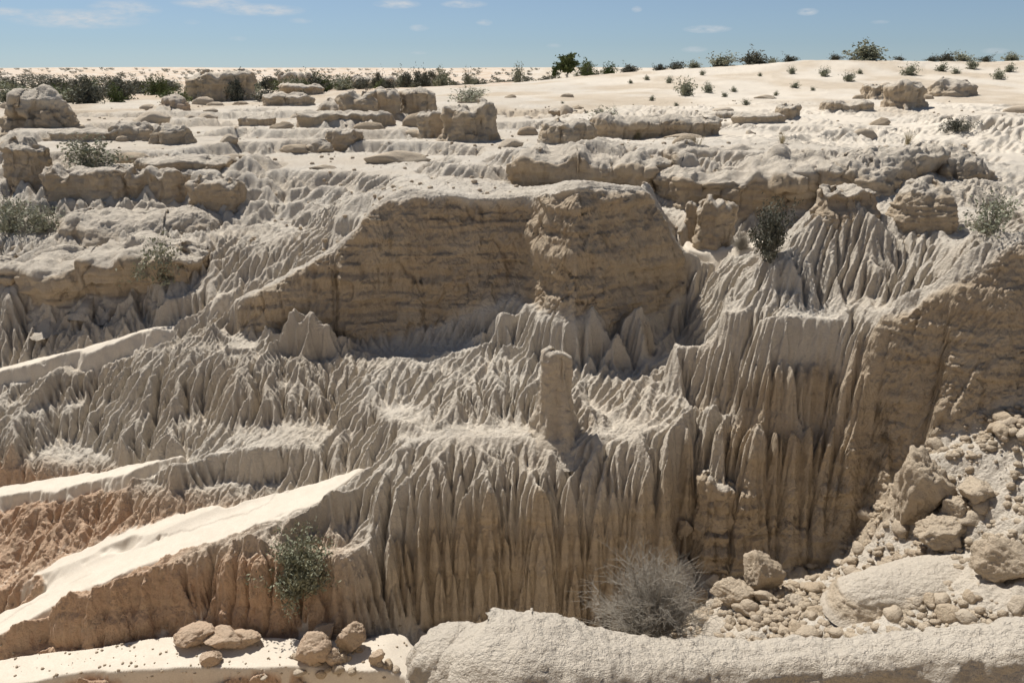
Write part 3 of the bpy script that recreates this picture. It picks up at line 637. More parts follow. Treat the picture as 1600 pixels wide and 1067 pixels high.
# ------------------------------------------------------------------ free-standing clay outcrops
PROF = {
 'block': [(1.6,-.25),(1.3,.0),(1.05,.22),(.955,.5),(.985,.78),(.96,.92),(.86,.99),(.6,1.03),(.3,1.05),(0,1.05)],
 'ledge': [(1.45,-.3),(1.18,-.02),(.93,.2),(.90,.45),(1.0,.66),(1.02,.8),(.95,.93),(.8,1.0),(.45,1.06),(0,1.08)],
 'mound': [(1.3,-.2),(1.12,.05),(.98,.35),(.85,.62),(.66,.84),(.42,.95),(.2,1.0),(0,1.02)],
 'cone': [(2.0,-.1),(1.5,.08),(1.0,.35),(.62,.65),(.34,.86),(.15,.97),(0,1.02)],
 'pillar': [(3.4,-.16),(2.4,-.04),(1.7,.10),(1.3,.28),(1.05,.55),(1.0,.8),(.98,.93),(.8,1.0),(.4,1.02),(0,1.0)],
}
def outcrop(name, spine, prof='block', nu=160, nv=46, seed=0, amp=1.0, flute=0., pale=.0, red=0., lump=1.0, cap=1.0, strata=1.0, topv=1.0):
    """spine: list of (x, y, half width, base z, top z)"""
    S = np.array(spine, float)
    if len(S) == 1: S = np.array([S[0] - [S[0, 2] * .25, 0, 0, 0, 0], S[0] + [S[0, 2] * .25, 0, 0, 0, 0]])
    d = np.r_[0, np.cumsum(np.hypot(np.diff(S[:, 0]), np.diff(S[:, 1])))]
    w = S[:, 2].mean(); per = 2 * d[-1] + 2 * math.pi * w
    ns = max(3, int(nu * d[-1] / per)); nc = max(8, (nu - 2 * ns) // 2)
    q = np.linspace(0, d[-1], ns); I = np.stack([np.interp(q, d, S[:, k]) for k in range(5)], 1)
    tg = np.gradient(I[:, :2], axis=0); tg /= np.linalg.norm(tg, axis=1, keepdims=True) + 1e-9
    nr = np.stack([tg[:, 1], -tg[:, 0]], 1)                 # right-hand side of the walk
    C = []; Dv = []
    for i in range(ns): C.append(I[i]); Dv.append(nr[i])
    def capf(i, a0):
        for a in np.linspace(0, math.pi, nc + 2)[1:-1]:
            c, s_ = math.cos(a), math.sin(a); C.append(I[i]); b = nr[i] * a0; e = tg[i] * a0
            Dv.append(b * c + e * s_ * cap)
    capf(-1, 1)
    for i in range(ns - 1, -1, -1): C.append(I[i]); Dv.append(-nr[i])
    capf(0, -1)
    C = np.array(C); Dv = np.array(Dv); n = len(C)
    pr = np.array(PROF[prof], float); hh = (S[:, 4] - S[:, 3]).mean()
    l = np.r_[0, np.cumsum(np.hypot(np.diff(pr[:, 0]) * w, np.diff(pr[:, 1]) * hh))]
    t = np.linspace(0, l[-1], nv); rho = np.interp(t, l, pr[:, 0]); hz = np.interp(t, l, pr[:, 1])
    k = np.ones(5) / 5; rho = np.r_[rho[:2], np.convolve(rho, k, 'valid'), rho[-2:]]; hz = np.r_[hz[:2], np.convolve(hz, k, 'valid'), hz[-2:]]; rho[-1] = 0
    a = np.arange(n) / n * per
    wob = 1 + .22 * amp * vn2(C[:, 0] * 1.1 / max(w, .3) + Dv[:, 0] * 1.3 + seed * 3.1, C[:, 1] * 1.1 / max(w, .3) + Dv[:, 1] * 1.3, 300 + seed) + .10 * amp * vn2(C[:, 0] * 3 / max(w, .3) + Dv[:, 0] * 3.5, C[:, 1] * 3 + Dv[:, 1] * 3.5, 301 + seed)
    XY = C[None, :, :2] + Dv[None] * (C[:, 2] * wob)[None, :, None] * rho[:, None, None]
    tz = C[:, 4] + .26 * hh * amp * topv * fbm2(C[:, 0] * 1.6 / max(w, .5) + Dv[:, 0] * .8, C[:, 1] * 1.6 + Dv[:, 1] * .8, 2, 305 + seed)
    Z = C[None, :, 3] + (tz - C[:, 3])[None] * hz[:, None]
    V = np.concatenate([XY, Z[..., None]], -1).astype(f32)
    Vw = np.concatenate([V[:, -1:], V, V[:, :1]], 1); nm = grid_normals(Vw)[:, 1:-1]
    cen = np.array([C[:, 0].mean(), C[:, 1].mean(), C[:, 3].mean()])
    if ((V[nv // 4] - cen) * nm[nv // 4]).sum() < 0: nm = -nm
    nm[-1] = (0, 0, 1)
    x, y, z = V[..., 0], V[..., 1], V[..., 2]
    sc = np.clip(min(w, hh), .12, 1.6)
    fr = 1 / max(sc, .22)
    side = sstep(.75, .35, np.abs(nm[..., 2]))
    st, lu, crk, dr = wall_relief(x + seed * 5.3, y, z)
    lu2 = fbm3(x * fr * 1.15 + seed, y * fr * 1.15, z * fr * 1.15, 5, 320 + seed, .62)
    dsp = sc * amp * (.34 * lump * lu2 + side * strata * (.12 * st)) + side * amp * min(1, sc) * (.13 * crk + .05 * dr)
    dsp += amp * side * sc * (.10 * blocks(x, y, z, fr * .9, 340 + seed) + .05 * blocks(x, y, z, fr * 2.2, 350 + seed))
    if flute: dsp += side * flute * (vn3(x * 5, y * 5, z * .5, 330 + seed) + .6 * vn3(x * 11, y * 11, z * 1., 331 + seed))
    dsp += .03 * min(1, sc * 1.5) * (np.abs(vn3(x * 17, y * 17, z * 17, 335)) + .6 * np.abs(vn3(x * 31, y * 31, z * 31, 336)) - .6)
    dsp[-1] = dsp[-1].mean()
    V = V + nm * dsp[..., None]
    V[-1] = V[-1] * .5 + V[-2] * .5
    o3 = np.array([S[:, 0].mean(), S[:, 1].mean(), S[:, 3].min()], f32)
    idx = np.arange(nv * n).reshape(nv, n); nx_ = np.roll(idx, -1, 1)
    Qf = np.stack([idx[:-1], nx_[:-1], nx_[1:], idx[1:]], -1).reshape(-1, 4)
    # close the seam along the spine
    topi = idx[-1]; m = n
    V[-1] = np.c_[C[:, :2], V[-1, :, 2]]
    for i in range(ns):
        j = ns + nc + (ns - 1 - i); zz_ = .5 * (V[-1, i, 2] + V[-1, j, 2]); V[-1, i, 2] = zz_; V[-1, j, 2] = zz_
    V[-1, ns:ns + nc] = V[-1, ns - 1]; V[-1, ns + nc + ns:] = V[-1, 0]
    vol = (V[nv // 3, 1] - V[nv // 3, 0])
    p0, p1, p3 = V[nv // 3, 0], V[nv // 3, 1], V[nv // 3 + 1, 0]
    if np.dot(np.cross(p1 - p0, p3 - p0), nm[nv // 3, 0]) < 0: Qf = Qf[:, ::-1]
    at = np.zeros((nv * n, 3)); at[:, 1] = red; at[:, 2] = np.maximum(pale, .6 * sstep(.35, .7, np.abs(nm[..., 2]))).ravel()
    me = mesh_np(name, V.reshape(-1, 3) - o3, Qf, at)
    o = link(name, me); o.location = o3
    return o
def oc(name, label, x0, x1, yf, yb, depth, prof='block', cat='outcrop', group=None, tilt=0., sink=.15, **kw):
    """outcrop from its front face in the photo: left x, right x, front-top row, base row; depth in metres"""
    X, Y, Z = hit(.5 * (x0 + x1), yb)
    hw = depth / 2
    xa = pY(x0, yb, Y)[0]; xb = pY(x1, yb, Y)[0]
    zt = pY(x0, yf, Y + .12 * hw)[2]
    L_ = xb - xa
    if L_ / 2 <= hw * 1.05:
        hw2 = L_ / 2; sp_ = [((xa + xb) / 2, Y + hw2 * .95, hw2, Z, zt)]
    else:
        n = 5; sp_ = []
        for i in range(n):
            t = i / (n - 1); xx = xa + hw * .85 + (L_ - 1.7 * hw) * t
            sp_.append((xx, Y + hw + .25 * hw * vn2(np.array([xx * .9]), np.array([Y]), 7)[0], hw * (1 if 0 < i < n - 1 else .8), Z, zt + tilt * (t - .5)))
    sp_ = [(a, b, c, min(d, float(height(np.array([a]), np.array([b - c]))[0])) - sink * (zt - Z), e) for a, b, c, d, e in sp_]
    wpx = x1 - x0
    nu = int(np.clip(wpx * 1.05 + 44, 56, 380)); nv = int(np.clip((yb - yf) * .7 + 20, 22, 76))
    o = outcrop(name, sp_, prof, nu=kw.pop('nu', nu), nv=nv, seed=kw.pop('seed', int(x0 + yb) % 97), **kw)
    return tag(o, label, cat, group)

LEFT = 'weathered clay ledges on the stepped plateau'
oc('clay_ledge', 'broad shaded clay ledge with pale flat top above the narrow sand wash', -70, 330, 405, 470, 2.3, 'ledge', group=LEFT, tilt=.25)
oc('clay_ledge', 'smooth domed clay slab lying behind the broad shaded ledge', 60, 335, 335, 372, 2.2, 'mound', group=LEFT)
oc('clay_ledge', 'squat rounded clay block, first of the row behind the domed slab', 58, 205, 268, 312, 1.0, 'block', group=LEFT)
oc('clay_ledge', 'low dark clay block in the middle of the row behind the domed slab', 185, 290, 274, 310, .9, 'block', group=LEFT)
oc('clay_ledge', 'tall square clay block at the gully end of the row behind the domed slab', 288, 378, 285, 335, .9, 'block', group=LEFT)
oc('clay_ledge', 'thin flat clay slab resting above the row of blocks', 190, 345, 252, 274, 1.6, 'ledge', group=LEFT)
oc('clay_ledge', 'steep dark clay stump beside the grey shrub on the plateau', -5, 70, 228, 290, 1.1, 'block', group=LEFT)
oc('clay_ledge', 'long low clay ledge below the big rounded mound', 60, 190, 206, 222, 1.2, 'ledge', group=LEFT)
oc('clay_ledge', 'small pointed clay boulder beside the long low ledge', 165, 238, 194, 220, 1.0, 'mound', group=LEFT)
oc('clay_ledge', 'lumpy clay boulder above the thin flat slab', 226, 298, 200, 226, 1.0, 'mound', group=LEFT)
oc('clay_mound', 'big rounded dark clay mound at the edge of the scrubby plain', -25, 92, 152, 200, 2.6, 'mound', 'mound', amp=1.2)
oc('clay_butte', 'largest flat-topped clay butte with fluted sides by the scrubby plain', 288, 396, 116, 160, 3.4, 'block', 'butte', flute=.10)
oc('clay_butte', 'low reddish clay hump at the foot of the largest butte', 240, 290, 150, 165, 1.6, 'mound', 'butte', red=.5)
FAR = 'far clay outcrops on the pale plateau'
for a in [('flat grey clay shelf beside the largest butte', 403, 488, 150, 166, 1.6, 'ledge'), ('low clay shelf behind the flat grey shelf', 432, 502, 134, 150, 2.2, 'ledge'),
          ('sloping clay block leaning at the end of the jagged clay cluster', 494, 545, 158, 178, 1.5, 'mound'), ('rounded clay block within the jagged clay cluster', 532, 580, 150, 180, 1.3, 'block'),
          ('square clay block in the middle of the jagged clay cluster', 574, 618, 147, 182, 1.2, 'block'), ('wedge-shaped clay block with a sloping top ending the jagged cluster', 625, 682, 144, 180, 1.5, 'block'),
          ('notched square clay outcrop standing on the rilled white slope', 500, 568, 209, 238, 1.0, 'block'), ('low crumbling clay skirt beside the notched square outcrop', 478, 515, 222, 240, .8, 'mound'),
          ('small dark clay stump joined to the shrub-topped outcrop', 650, 695, 180, 216, 1.0, 'block'), ('tall clay outcrop crowned with a dry shrub', 688, 776, 170, 222, 1.6, 'block'),
          ('long thin clay scarp crossing the plateau behind the notched outcrop', 450, 612, 178, 190, 1.4, 'ledge'), ('short clay scarp step near the boulders', 364, 428, 185, 198, 1.2, 'ledge'),
          ('upright clay block in front of the dry bush on the sand flat', 848, 932, 192, 226, 1.2, 'block'), ('long tapering clay ledge with the dry bush at its end', 925, 1135, 186, 216, 1.7, 'ledge'),
          ('very low clay shelf on the open sand flat', 1148, 1232, 181, 193, 1.0, 'ledge'), ('small dark clay lump on the open sand flat', 1216, 1256, 166, 186, 1.0, 'block'),
          ('flat clay shelf below the fluted twin outcrop', 1288, 1370, 161, 174, 1.4, 'ledge'), ('fluted clay outcrop, the taller of the twin outcrops on the sand rise', 1388, 1456, 132, 170, 2.0, 'block'),
          ('smaller clay outcrop leaning on the taller twin', 1355, 1402, 136, 156, 1.8, 'block'), ('rounded clay outcrop by itself near the scrubby crest', 1462, 1542, 126, 152, 2.2, 'mound'),
          ('tiny clay hummock far along the sand flat', 1115, 1150, 176, 186, .8, 'mound'), ('thin dark clay shelf edging the white sand sheet', 855, 905, 172, 180, 1.0, 'ledge'),
          ('broken clay shelf beneath the bare spiky tree', 540, 640, 122, 134, 3.0, 'mound'), ('low clay hump under the scrub line', 430, 490, 116, 126, 3.0, 'mound')]:
    oc('clay_outcrop', a[0] , a[1], a[2], a[3], a[4], a[5], a[6], group=FAR, flute=.04)
# the long scarp behind the wall
SC = 'pieces of the long scarp behind the wall'
def sc_spine(pts, hw): return [(*pY(px, yb, Y)[:1], Y + h_, h_, pY(px, yb, Y)[2] - .35, pY(px, yf, Y + .1)[2]) for (px, yf, yb, Y), h_ in zip(pts, hw)]
tag(outcrop('clay_scarp', sc_spine([(845,246,294,20.5),(900,248,294,20.45),(960,250,296,20.4),(1025,252,300,20.1)], [.8,.95,.95,.8]), 'ledge', 320, 56, 11, flute=.02),
    'blocky clay scarp with cracked vertical face and flat top', 'scarp', SC)
tag(outcrop('clay_scarp', sc_spine([(1070,268,308,19.6),(1130,274,330,18.9),(1200,266,334,18.6),(1280,258,322,18.5),(1330,256,308,18.2)], [.7,.9,1.0,1.0,.8]), 'ledge', 360, 62, 12, lump=1.2),
    'rounded undercut clay scarp with deep shade along its foot', 'scarp', SC)
tag(outcrop('clay_scarp', sc_spine([(1365,246,300,18.0),(1420,240,292,18.2),(1480,240,284,18.6),(1525,256,286,18.9)], [.8,1.0,1.0,.7]), 'mound', 300, 56, 13, lump=1.6),
    'crumbling humped clay mound ending the long scarp beside white sand', 'scarp', SC)
tag(outcrop('clay_scarp', sc_spine([(1080,230,262,21.3),(1150,236,262,21.0),(1240,240,262,20.8),(1300,242,262,20.6)], [.6,.9,.9,.6]), 'mound', 200, 36, 14),
    'low smooth clay swell lying on top of the long scarp', 'scarp', SC)
oc('clay_block', 'clay block with a flat top below the long scarp', 1088, 1150, 318, 388, .7, 'block', 'block', flute=.03)
oc('clay_block', 'slender leaning clay post beside the flat-topped block', 1070, 1094, 322, 378, .3, 'pillar', 'block')
oc('clay_stack', 'layered clay knob on the crest of the fluted buttress', 1283, 1380, 300, 352, .9, 'block', 'rock stack', strata=2.0)
oc('clay_stack', 'dark rounded clay knob beside the layered knob, on the sand side', 1412, 1494, 292, 362, .9, 'mound', 'rock stack', strata=1.5)
# the pillar
bx_, by_, bz_ = hit(868, 684)
tag(outcrop('clay_pillar', [(bx_ - .05, by_ + .24, .27, bz_ - .1, pY(850, 553, by_ + .15)[2]), (bx_ + .06, by_ + .34, .25, bz_ - .1, pY(880, 562, by_ + .15)[2])], 'pillar', 170, 90, 21, amp=.6, flute=.10, cap=.8, topv=.6, lump=.8, strata=.5, pale=.4),
    'solitary square-topped clay pillar standing on the fluted spur', 'pillar')
oc('clay_block', 'square clay block wedged over the dark hollow at the spur foot', 1090, 1153, 758, 822, .45, 'block', 'block', strata=1.5)
# foreground ledge under the viewer
fl = []
for px, py, w_ in [(735,972,.36),(775,948,.46),(850,946,.48),(900,955,.46),(1000,985,.38),(1100,998,.30),(1200,1002,.27),(1300,1000,.26),(1450,992,.27),(1600,976,.29),(1800,956,.32),(2100,930,.4)]:
    Yc = 4.45; p_ = pY(px - 18, py - 24, Yc); fl.append((p_[0], Yc + .08 - w_, w_, -5.4, p_[2] - .02))
PROF['fore'] = [(1.25,-.05),(1.12,.25),(1.03,.5),(1.0,.68),(.93,.82),(.8,.92),(.6,.98),(.35,1.0),(0,1.0)]
tag(outcrop('foreground_ledge', fl, 'fore', 820, 104, 31, amp=.6, lump=.75, pale=.6, topv=.0), 'long rounded pale clay ledge with crumbling crust, dead twiggy bush growing behind it', 'ledge')
print('outcrops', round(time.time() - T0, 1))

# ------------------------------------------------------------------ rocks
def ico(sub):
    p = (1 + 5 ** .5) / 2
    v = [(-1,p,0),(1,p,0),(-1,-p,0),(1,-p,0),(0,-1,p),(0,1,p),(0,-1,-p),(0,1,-p),(p,0,-1),(p,0,1),(-p,0,-1),(-p,0,1)]
    f = [(0,11,5),(0,5,1),(0,1,7),(0,7,10),(0,10,11),(1,5,9),(5,11,4),(11,10,2),(10,7,6),(7,1,8),(3,9,4),(3,4,2),(3,2,6),(3,6,8),(3,8,9),(4,9,5),(2,4,11),(6,2,10),(8,6,7),(9,8,1)]
    v = [np.array(a) / np.linalg.norm(a) for a in v]
    for _ in range(sub):
        c = {}; g = []
        def mid(a, b):
            k = (min(a, b), max(a, b))
            if k not in c:
                m = v[a] + v[b]; v.append(m / np.linalg.norm(m)); c[k] = len(v) - 1
            return c[k]
        for a, b, d in f:
            x, y, w = mid(a, b), mid(b, d), mid(d, a); g += [(a, x, w), (b, y, x), (d, w, y), (x, y, w)]
        f = g
    return np.array(v, f32), np.array(f, np.int32)
ICO = {k: ico(k) for k in (0, 1, 2, 3, 4)}
def rock_v(sub, seed, sq=(1, .8, .62), rough=1.0, cuts=7):
    v, f = ICO[sub]; r = np.random.default_rng(seed)
    d = v.copy(); rad = np.ones(len(v))
    for k in range(cuts):                                   # broken flat faces
        n = r.normal(size=3); n /= np.linalg.norm(n); h = r.uniform(.55, .9)
        dn = d @ n; rad = np.minimum(rad, np.where(dn > 1e-3, h / np.maximum(dn, 1e-3), 9))
    rad = rad * (1 + .13 * rough * fbm3(v[:, 0] * 1.3 + seed, v[:, 1] * 1.3, v[:, 2] * 1.3, 3, 400) + (.18 * rough * fbm3(v[:, 0] * 4 + seed, v[:, 1] * 4, v[:, 2] * 4, 4, 402, .7) if sub > 1 else 0))
    return (v * rad[:, None] * np.array(sq)).astype(f32), f
ROCKM = []
for k in range(10):
    v, f = rock_v(2, 50 + k, (1, .6 + .3 * (k % 3) / 2, .5 + .12 * (k % 4)))
    at = np.zeros((len(v), 3)); at[:, 2] = .15 * (k % 3); ROCKM.append(mesh_np('clay_clod', v, f, at, smooth=False))
def place_rock(name, x, y, r, label, cat='rock', group=None, mesh=None, sink=.25, z=None, rot=None):
    o = link(name, mesh if mesh is not None else ROCKM[int(rng.integers(10))])
    zz = float(height(np.array([x]), np.array([y]))[0]) if z is None else z
    o.location = (x, y, zz + r * (.5 - sink)); o.scale = (r, r, r)
    o.rotation_euler = rot if rot is not None else (rng.uniform(-.4, .4), rng.uniform(-.4, .4), rng.uniform(0, 6.28))
    return tag(o, label, cat, group)
def big_rock(label, px, py, wpx, hpx, seed, cat='boulder', name='clay_boulder', rough=1.0, cuts=14, group=None, flat=1.0, pale=.1, red=0.):
    """boulder by its outline in the photo: centre x, base row, width, height"""
    X, Y, Z = hit(px, py); d = math.hypot(Y, Z)
    w = wpx * d / FPX / 2 * 1.1; h = hpx * d / FPX * .56
    v, f = rock_v(4, seed, (w, w * .8, h), rough, cuts)
    at = np.zeros((len(v), 3)); at[:, 2] = pale; at[:, 1] = red
    o = link(name, mesh_np(name, v, f, at)); o.location = (X, Y + w * .55, Z + h * .72)
    o.rotation_euler = (0, 0, seed % 3 * .4 - .3)
    return tag(o, label, cat, group)
big_rock('upright pointed clay boulder standing at the foot of the shaded cliff', 1193, 930, 62, 66, 501)
big_rock('flat pale clay boulder lying beside the upright pointed boulder', 1150, 952, 62, 38, 502)
big_rock('small dark clay boulder half hidden by the dead twiggy bush', 1092, 957, 32, 34, 503)
big_rock('tall knobbly clay block leaning out of the rubble by the sheer wall', 1442, 830, 78, 130, 504, rough=1.6)
big_rock('crumbly clay block lying below the tall knobbly block', 1478, 862, 75, 48, 505, rough=1.4)
big_rock('rounded clay boulder on the heap of rubble', 1535, 790, 60, 42, 506)
big_rock('large square-faced clay boulder at the edge of the rubble', 1580, 915, 85, 70, 507)
big_rock('rounded lump of clay between rubble and grooved slab', 1500, 815, 46, 38, 508)
big_rock('dark clay chunk sitting in the hollow at the spur foot', 1072, 845, 26, 36, 509)
big_rock('reddish clay chunk, tallest of the broken heap on the pit floor', 488, 1050, 52, 50, 510, red=.6)
big_rock('reddish flat rock beside the broken heap on the pit floor', 347, 1020, 56, 28, 511, red=.6, flat=.6)
big_rock('long reddish slab tipped against the clay bank', 296, 1018, 60, 26, 512, red=.7)
big_rock('reddish rock at the toe of the clay bank next to the flat rock', 378, 1014, 44, 22, 513, red=.6)
big_rock('lone reddish rock on the open sand floor', 325, 1045, 34, 20, 514, red=.6)
big_rock('knobbly reddish chunk at the shaded end of the broken heap', 548, 1022, 44, 44, 515, red=.5)
big_rock('small reddish chunk between the two tallest chunks of the heap', 520, 1046, 30, 28, 516, red=.5)
big_rock('loose reddish rock nearest the pale foreground ledge', 588, 1042, 26, 24, 517, red=.4)
big_rock('dark clod lying in the shade under the bank', 505, 1005, 36, 24, 518, red=.4)
sx, sy, sz_ = hit(1450, 960)
sa = pY(1385, 965, sy); sb = pY(1535, 940, sy + .35)
tag(outcrop('clay_slab', [(sa[0], sy + .6, .45, sz_ - .3, sz_ + .12), (sb[0] * .5 + sa[0] * .5, sy + .65, .55, sz_ - .2, sz_ + .22), (sb[0], sy + .75, .45, sz_ - .05, sz_ + .30)], 'mound', 200, 50, 44, amp=.5, lump=.35, flute=.03, pale=.1, topv=.5), 'broad grooved clay slab tilted on the rubble slope', 'slab')
# rubble on the talus: the larger clods one by one, crumbs as one body
tp = POLY['talus']; xs = [p[0] for p in tp]; ys = [p[1] for p in tp]
n = 0; lab_ = 'clod of broken clay in the rubble heap under the sheer wall'
while n < 290:
    x = rng.uniform(min(xs), min(max(xs), 9.5)); y = rng.uniform(7.6, max(ys))
    if not inpoly(np.array([x]), np.array([y]), tp)[0]: continue
    dens = fbm2(np.array([x * .7]), np.array([y * .7]), 3, 410)[0]
    if dens < -.12 + rng.uniform(-.2, .2): continue
    r = .05 + .15 * rng.random() ** 2.4
    place_rock('clay_clod', x, y, r, lab_, 'clod', 'clods of the rubble heap'); n += 1
for i in range(34):
    x, y, z_ = hit(rng.normal(525, 38), rng.uniform(998, 1060))
    place_rock('clay_clod', x, y, rng.uniform(.04, .12), 'small reddish clod scattered around the broken heap on the pit floor', 'clod', 'clods on the pit floor')
def crumbs(name, label, pts, rr, parent=None):
    v0, f0 = rock_v(0, 77, (1, .8, .7), 1.0, 5); V_ = []; F_ = []
    for i, (x, y, z_) in enumerate(pts):
        r = rr[i]; a = rng.uniform(0, 6.28); c, s_ = math.cos(a), math.sin(a)
        q = v0 * r; V_.append(np.c_[q[:, 0] * c - q[:, 1] * s_ + x, q[:, 0] * s_ + q[:, 1] * c + y, q[:, 2] + z_ + r * .2]); F_.append(f0 + len(v0) * i)
    V_ = np.concatenate(V_); at = np.zeros((len(V_), 3)); at[:, 2] = .1
    return tag(link(name, mesh_np(name, V_, np.concatenate(F_), at, smooth=False)), label, 'rubble', kind='stuff')
m = 12000; x = rng.uniform(0, 9.5, m); y = rng.uniform(7.6, 12, m)
kk = inpoly(x, y, tp) & (fbm2(x * .8, y * .8, 3, 411) > -.15 + rng.uniform(-.3, .3, m)); x, y = x[kk], y[kk]
crumbs('rubble_crumbs', 'fine crumbs of broken clay between the clods', np.c_[x, y, height(x, y)], .015 + .085 * rng.random(len(x)) ** 2.2)
px_ = [hit(a, b) for a, b in zip(rng.uniform(0, 640, 260), rng.uniform(975, 1066, 260))]
crumbs('gravel', 'loose reddish gravel strewn on the sand floor of the pit', px_, .008 + .03 * rng.random(260) ** 2)
# low hummocks and loose crumbs on the plateau
n = 0
while n < 60:
    yy = rng.uniform(23, 62); xx = rng.uniform(-.62, .62) * yy
    if rng.random() < .65 * sstep(-.1, .3, np.array(xx / yy)): continue
    r = rng.uniform(.18, .5) * (1 + yy / 90); o = place_rock('clay_hummock', xx, yy, r, 'low crumbling clay hummock scattered on the plateau among the outcrops', 'hummock', 'low hummocks on the plateau', sink=.42, rot=(0, 0, rng.uniform(-.3, .3)))
    o.scale = (r * rng.uniform(.9, 1.6), r * .9, r * rng.uniform(.7, 1.1)); n += 1
m = 2200; yy = 18 + 32 * rng.random(m) ** 1.6; xx = rng.uniform(-.66, .66, m) * yy; g = fbm2(xx * .25, yy * .25, 3, 430) > -.05; xx, yy = xx[g], yy[g]
crumbs('plateau_crumbs', 'loose clay crumbs strewn over the plateau', np.c_[xx, yy, height(xx, yy)], .015 + .09 * rng.random(len(xx)) ** 3)
print('rocks', round(time.time() - T0, 1))

# ------------------------------------------------------------------ plants
def plant_mat(name, c1, c2, rough=.8, trans=.0):
    m, t, b = mat(name); L = t.links.new
    oi = N_(t, 'ObjectInfo'); g = N_(t, 'NewGeometry')
    nz = N_(t, 'TexNoise'); nz.inputs['Scale'].default_value = 9; L(g.outputs['Position'], nz.inputs['Vector'])
    ad = N_(t, 'Math', operation='MULTIPLY_ADD'); L(oi.outputs['Random'], ad.inputs[0]); ad.inputs[1].default_value = .45; L(nz.outputs[0], ad.inputs[2])
    mr = N_(t, 'MapRange'); L(ad.outputs[0], mr.inputs[0]); mr.inputs[1].default_value = .35; mr.inputs[2].default_value = 1.0
    x = N_(t, 'Mix', data_type='RGBA'); L(mr.outputs[0], x.inputs[0]); x.inputs[6].default_value = (*c1, 1); x.inputs[7].default_value = (*c2, 1)
    L(x.outputs[2], b.inputs['Base Color']); b.inputs['Roughness'].default_value = rough
    return m
LEAFG = plant_mat('grey_green_leaf', (.20, .205, .135), (.34, .34, .245))
LEAFD = plant_mat('dark_leaf', (.085, .088, .065), (.16, .155, .115))
LEAFO = plant_mat('olive_leaf', (.07, .095, .03), (.13, .15, .055))
TWIG = plant_mat('dry_twig', (.27, .235, .19), (.40, .36, .30))
STRAW = plant_mat('straw', (.30, .24, .13), (.45, .37, .22))
def tube(V_, F_, p, q, r0, r1):
    p = np.array(p); q = np.array(q); d = q - p; a = np.cross(d, (.3, .5, .8)); a /= np.linalg.norm(a) + 1e-9; b = np.cross(d, a); b /= np.linalg.norm(b) + 1e-9
    k = len(V_)
    for c, r in ((p, r0), (q, r1)):
        for j in range(3):
            w = 2.0944 * j; V_.append(c + r * (a * math.cos(w) + b * math.sin(w)))
    for j in range(3): F_.append((k + j, k + (j + 1) % 3, k + 3 + (j + 1) % 3, k + 3 + j))
def make_shrub(seed, leaves=900, spread=.08, stems=16, leaf=.022, shape=(1, 1, .8), bare=False, twigs=3, thick=.010, low=.0, gaps=.35):
    """a shrub one metre across: stems mesh and foliage mesh"""
    r = np.random.default_rng(seed); SV, SF = [], []; tips = []
    for i in range(stems):
        a = r.uniform(0, 6.283); e = r.uniform(spread, 1.45); L0 = r.uniform(.65, 1.0) * .5
        p = np.array([r.normal(0, .03), r.normal(0, .03), -.03]); d = np.array([math.cos(a) * math.cos(e) * shape[0], math.sin(a) * math.cos(e) * shape[1], math.sin(e) * shape[2] * 1.7])
        n = 4
        for k in range(n):
            d = d + r.normal(0, .16, 3); q = p + d * L0 / n
            tube(SV, SF, p, q, thick * (1 - k / n * .7), thick * (1 - (k + 1) / n * .7)); p = q; tips.append(p)
            if k >= 1:
                for t_ in range(twigs):
                    dd = d * .5 + r.normal(0, .5, 3); dd[2] = abs(dd[2]) * .8
                    qq = p + dd * L0 * r.uniform(.2, .45); tube(SV, SF, p, qq, thick * .4, thick * .12); tips.append(qq)
                    if bare:
                        for u in range(3):
                            q3 = p + (qq - p) * r.uniform(.4, 1) ; q4 = q3 + (dd * .6 + r.normal(0, .45, 3)) * L0 * .28; tube(SV, SF, q3, q4, thick * .25, thick * .08)
    SV = np.array(SV, f32); SF = np.array(SF, np.int32)
    LV = LF = None
    if leaves:
        tips = np.array(tips); c = tips[r.integers(0, len(tips), leaves)] + r.normal(0, .055, (leaves, 3)) * np.array([1, 1, .8])
        g = fbm3(c[:, 0] * 4 + seed, c[:, 1] * 4, c[:, 2] * 4, 2, 500); c = c[g > -gaps]; c = c[c[:, 2] > -.02 - low]
        n = len(c); d1 = r.normal(size=(n, 3)); d1 /= np.linalg.norm(d1, axis=1, keepdims=True); d2 = np.cross(d1, r.normal(size=(n, 3))); d2 /= np.linalg.norm(d2, axis=1, keepdims=True)
        sz = leaf * r.uniform(.6, 1.4, (n, 1))
        LV = np.stack([c - d1 * sz, c + d2 * sz * .45, c + d1 * sz, c - d2 * sz * .45], 1).reshape(-1, 3).astype(f32); LF = np.arange(4 * n).reshape(n, 4)
    return (SV, SF), (LV, LF)
def shrub_meshes(seed, leafmat, name='foliage', stemmat=None, **kw):
    (SV, SF), (LV, LF) = make_shrub(seed, **kw)
    a = mesh_np('stems', SV, SF, mats=(stemmat or TWIG,)); b = mesh_np(name, LV, LF, mats=(leafmat,), smooth=False) if LV is not None else None
    al = SV if LV is None else np.r_[SV, LV]
    return a, b, 2 * np.percentile(np.hypot(al[:, 0], al[:, 1]), 97), np.percentile(al[:, 2], 98.5)
def plant(name, label, cat, ms, x, y, z_, w, h=None, group=None, rot=None):
    e = bpy.data.objects.new(name, None); e.empty_display_size = .1; col.objects.link(e); e.location = (x, y, z_)
    k = w / ms[2]; e.scale = (k, k, (h if h else w * .7) / ms[3]); e.rotation_euler = (0, 0, rng.uniform(0, 6.28) if rot is None else rot)
    link('stems' , ms[0], e)
    if ms[1] is not None: link('foliage', ms[1], e)
    return tag(e, label, cat, group)
